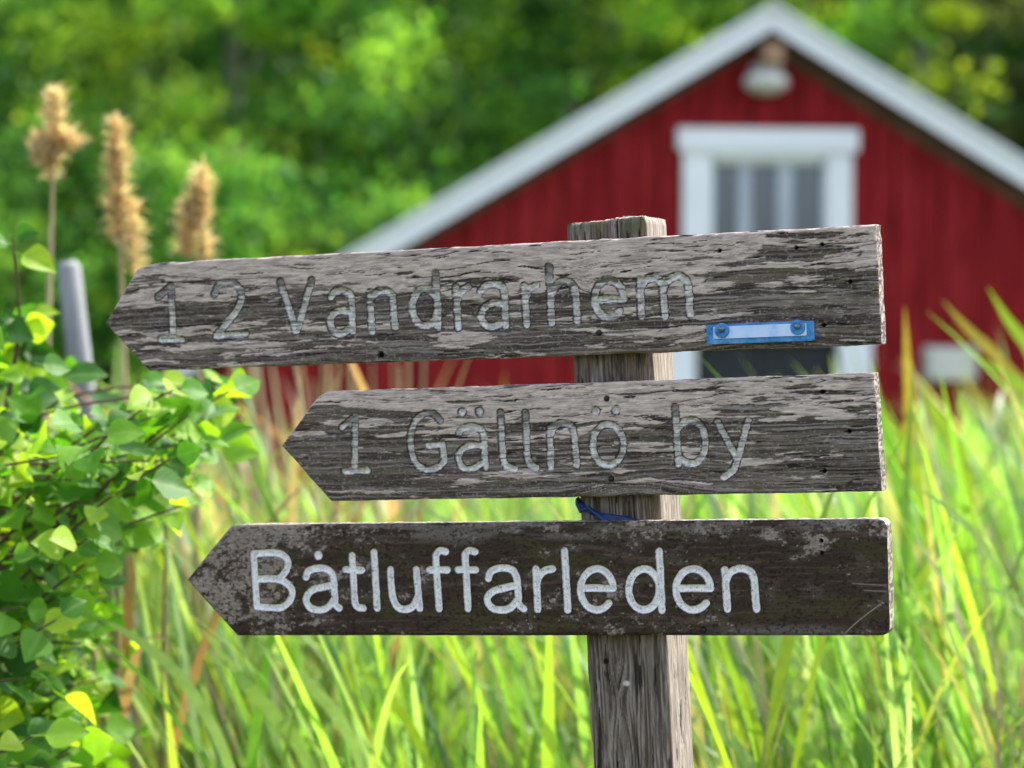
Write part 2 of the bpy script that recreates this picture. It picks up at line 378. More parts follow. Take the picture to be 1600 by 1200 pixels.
# ---------------------------------------------------------------- leaves in numbers
def palette(n,cols,wts,rng,jit=.18):
    c=np.array(cols)[rng.choice(len(cols),n,p=np.array(wts)/sum(wts))]
    return c*(1+jit*rng.normal(size=(n,1)))*(1+.06*rng.normal(size=(n,3)))
def ribbons(base,az,el0,droop,length,width,K,twist=None):
    """batch of tapering blades: returns verts (N,(K+1)*2,3)"""
    N=len(az); t=np.linspace(0,1,K+1); P=np.zeros((N,K+1,3)); P[:,0]=base
    for k in range(K):
        el=el0-droop*((t[k]+t[k+1])/2)**1.6; st=length/K
        P[:,k+1,0]=P[:,k,0]+np.cos(el)*np.cos(az)*st
        P[:,k+1,1]=P[:,k,1]+np.cos(el)*np.sin(az)*st
        P[:,k+1,2]=P[:,k,2]+np.sin(el)*st
    prof=np.clip(np.minimum(.45+t*2.2,1),0,1)*np.clip(1-t**2.2,0.02,1)
    w=width[:,None]*prof[None]*.5
    tw=(np.zeros(N) if twist is None else twist)[:,None]*t[None]+ (0 if twist is None else twist*.4)[:,None] if twist is not None else np.zeros((N,K+1))
    side=np.stack([-np.sin(az)[:,None]*np.cos(tw),np.cos(az)[:,None]*np.cos(tw),np.sin(tw)],-1)
    V=np.stack([P-side*w[...,None],P+side*w[...,None]],2).reshape(N,(K+1)*2,3)
    return V
def ribfaces(N,K):
    q=np.array([[2*k,2*k+1,2*k+3,2*k+2] for k in range(K)])
    return (q[None]+(np.arange(N)*(K+1)*2)[:,None,None]).reshape(-1,4)
def ribmesh(name,V,K,cols,mat):
    N=len(V); c=np.repeat(np.clip(cols,0.003,.9),(K+1)*2,axis=0)
    return mesh(name,V.reshape(-1,3),ribfaces(N,K),mat,True,c)

# ---------------------------------------------------------------- trees behind the shed
def crown_mesh(name,seed,H,Rd,z0,nclump,nleaf,size,cols,wts,conic=0.,cl=.55):
    g=np.random.default_rng(seed); C=[]
    while len(C)<nclump:
        u=g.random(); z=z0+(H-z0)*u
        rad=Rd*(math.sin(math.pi*min(1,.18+.8*u))**.6)*(1-conic*u)*g.uniform(.75,1.15)
        a=g.random()*2*math.pi; r=rad*math.sqrt(g.uniform(.12,1)); C.append((r*math.cos(a),r*math.sin(a),z))
    C=np.array(C); k=g.integers(0,nclump,nclump*nleaf)
    rc=cl*g.uniform(.5,1.3,nclump)
    d=g.normal(size=(len(k),3)); d/=np.linalg.norm(d,axis=1)[:,None]
    p=C[k]+d*(rc[k]*g.random(len(k))**.5)[:,None]*np.array([1,1,.62])
    n=g.normal(size=(len(k),3))+np.array([0,0,.5]); n/=np.linalg.norm(n,axis=1)[:,None]
    a=np.cross(n,g.normal(size=(len(k),3))); a/=np.linalg.norm(a,axis=1)[:,None]; b=np.cross(n,a)
    s=size*g.uniform(.6,1.3,len(k))[:,None]
    V=np.stack([p-a*s*.5,p+b*s*.34-n*s*.05,p+a*s*.5,p-b*s*.34-n*s*.05],1)
    f=np.arange(len(k)*4).reshape(-1,4)
    base=palette(nclump,cols,wts,g,.22)[k]*(1+.15*g.normal(size=(len(k),1)))
    c=np.repeat(np.clip(base,.004,.6),4,axis=0)
    return mesh(name,V.reshape(-1,3),f,M['tree'],False,c),C
def trunk_meshes(seed,H,r0,C,bark,nl=9,lean=0.):
    g=random.Random(seed); pts=[];rad=[]
    for i in range(9):
        t=i/8; pts.append((lean*t*t+.12*math.sin(t*5+seed),.1*math.cos(t*4+seed),-.3+(H*.92+.3)*t)); rad.append(r0*(1-.85*t)+.01)
    tr=MB().tube(pts,rad,9); tm=mesh('trunk',tr.v,tr.f,bark,True); limbs=[]
    for q in range(nl):
        c=C[g.randrange(len(C))]; t=max(.12,min(.85,(c[2]-.6)/(H))); j=t*8; i=int(j); fr=j-i
        s=Vector(pts[i]).lerp(Vector(pts[min(i+1,8)]),fr); e=Vector(c); m=s.lerp(e,.5)+Vector((0,0,.25))
        rr_=r0*(1-.85*t)*.45+.008
        l=MB().tube([s,s.lerp(m,.5)+Vector((0,0,.05)),m,m.lerp(e,.6),e],[rr_,rr_*.8,rr_*.6,rr_*.4,.008],6)
        limbs.append(mesh('limb',l.v,l.f,bark,True))
    return tm,limbs
GR=[(.05,.14,.035),(.08,.21,.045),(.13,.30,.05),(.26,.44,.06)]
BR=[(.06,.15,.03),(.15,.32,.04),(.28,.48,.05),(.40,.54,.05)]  # leaf colours raised to imitate sun coming through the foliage
DK=[(.035,.10,.032),(.055,.14,.042),(.08,.19,.05),(.14,.26,.05)]
OL=[(.05,.065,.03),(.09,.11,.04),(.16,.19,.05),(.05,.05,.04)]
VAR={}
for nm,seed,H,Rd,z0,nc,nl,sz,cols,w,con,cl,bark in (
  ('a',11,8.5,2.6,.5,170,110,.13,GR,(3,4,3,2),.15,.6,'bark'),
  ('b',12,7.6,2.3,.3,150,110,.12,BR,(2,3,3,2),.1,.55,'birch'),
  ('c',13,9.5,2.8,.4,180,100,.14,DK,(3,4,3,1),.3,.6,'bark'),
  ('d',14,10,2.2,2.2,70,90,.11,OL,(3,3,2,1),.35,.5,'birch'),
  ('s',15,3.4,1.7,.1,90,90,.10,GR,(3,4,3,2),0,.45,'bark')):
    cm,C=crown_mesh('crown_leaves',seed,H,Rd,z0,nc,nl,sz,cols,w,con,cl)
    VAR[nm]=(cm,)+trunk_meshes(seed,H,.16 if nm!='s' else .05,C,M[bark])
def tree(v,x,y,sc,rz,label,group,name='broadleaf_tree',cat='tree'):
    z=float(ground_z(np.array(x),np.array(y))) if y<33 else float(-.8+24*ss(33,95,np.array(y))*.95)-.3
    e=empty(name,(x,y,z),rz,label,cat,group); e.scale=(sc,sc,sc)
    cm,tm,limbs=VAR[v]
    obj('trunk',tm,e)
    for l in limbs: obj('limb',l,e)
    obj('crown',cm,e); return e
LB={'a':'mid green leafy tree in the blurred wood edge behind the shed','b':'bright yellow green tree in the wood edge behind the shed',
    'c':'dark green dense tree standing deeper in the wood','d':'sparse olive tree with a pale trunk behind the right roof slope','s':'low leafy shrub growing at the foot of the wood'}
TR=[('a',-5.2,24,1,.3),('b',-3.0,27,1.05,1.2),('a',-1.2,24.5,.95,2.2),('a',.9,26.5,1.05,4.1),('b',2.4,25.5,1.1,5.0),('c',-4.2,30,1,2.8),
    ('c',-.2,31,1.1,.9),('c',2.6,31.5,1,3.6),('c',5.4,32,1.05,5.2),('c',7.8,31,1.0,1.5),('a',-7.4,27,1,4.6),('b',-6.0,21,.62,.4),('b',2.2,28.6,.8,2.5),
    ('a',9.8,28,1,3.3),('c',6.4,28.6,.95,2.9),('c',-7.6,32,1.1,1.1),('a',12.5,30,1,.2),('a',-10.5,29,1.1,2.0)]
for v,x,y,s,rz in TR: tree(v,x,y,s,rz,LB[v],{'a':'mid green trees of the wood edge','b':'bright trees of the wood edge','c':'dark trees deeper in the wood'}[v])
tree('d',4.35,27.5,1,1.0,'sparse olive tree with a pale trunk showing above the right roof slope',None)
tree('d',5.9,26.0,.9,3.1,'thin olive tree at the right edge behind the shed roof',None)
for x,y,s,rz in ((-4.6,20,.95,0),(-2.6,20.8,1,1.3),(-.9,21,.9,2.5),(-6.4,19.3,1,4),(-3.6,22.5,1.1,5),(-1.6,23,1.2,3.2)):
    tree('s',x,y,s,rz,LB['s'],'shrubs at the foot of the wood','leafy_shrub','shrub')
# the wood beyond reads as one mass
g=np.random.default_rng(44); n=60000
x=g.uniform(-26,26,n); y=g.uniform(36,44,n); z=-1+g.random(n)**.9*(12.5+3*np.sin(x*.5)+2*np.sin(x*1.3+1))
k=(fbm(x/1.6+30,z/1.4+30,8,3)+.1*g.normal(size=n))>.42
p=np.stack([x,y,z],1)[k]; m=len(p); nn=g.normal(size=(m,3)); nn/=np.linalg.norm(nn,axis=1)[:,None]
a=np.cross(nn,g.normal(size=(m,3))); a/=np.linalg.norm(a,axis=1)[:,None]; b=np.cross(nn,a); s=.34*g.uniform(.6,1.3,m)[:,None]
V=np.stack([p-a*s*.5,p+b*s*.36,p+a*s*.5,p-b*s*.36],1)
obj('forest',mesh('forest',V.reshape(-1,3),np.arange(m*4).reshape(-1,4),M['tree'],False,np.repeat(np.clip(palette(m,DK,(3,4,3,1),g,.25),.004,.5),4,axis=0)),kind='stuff')
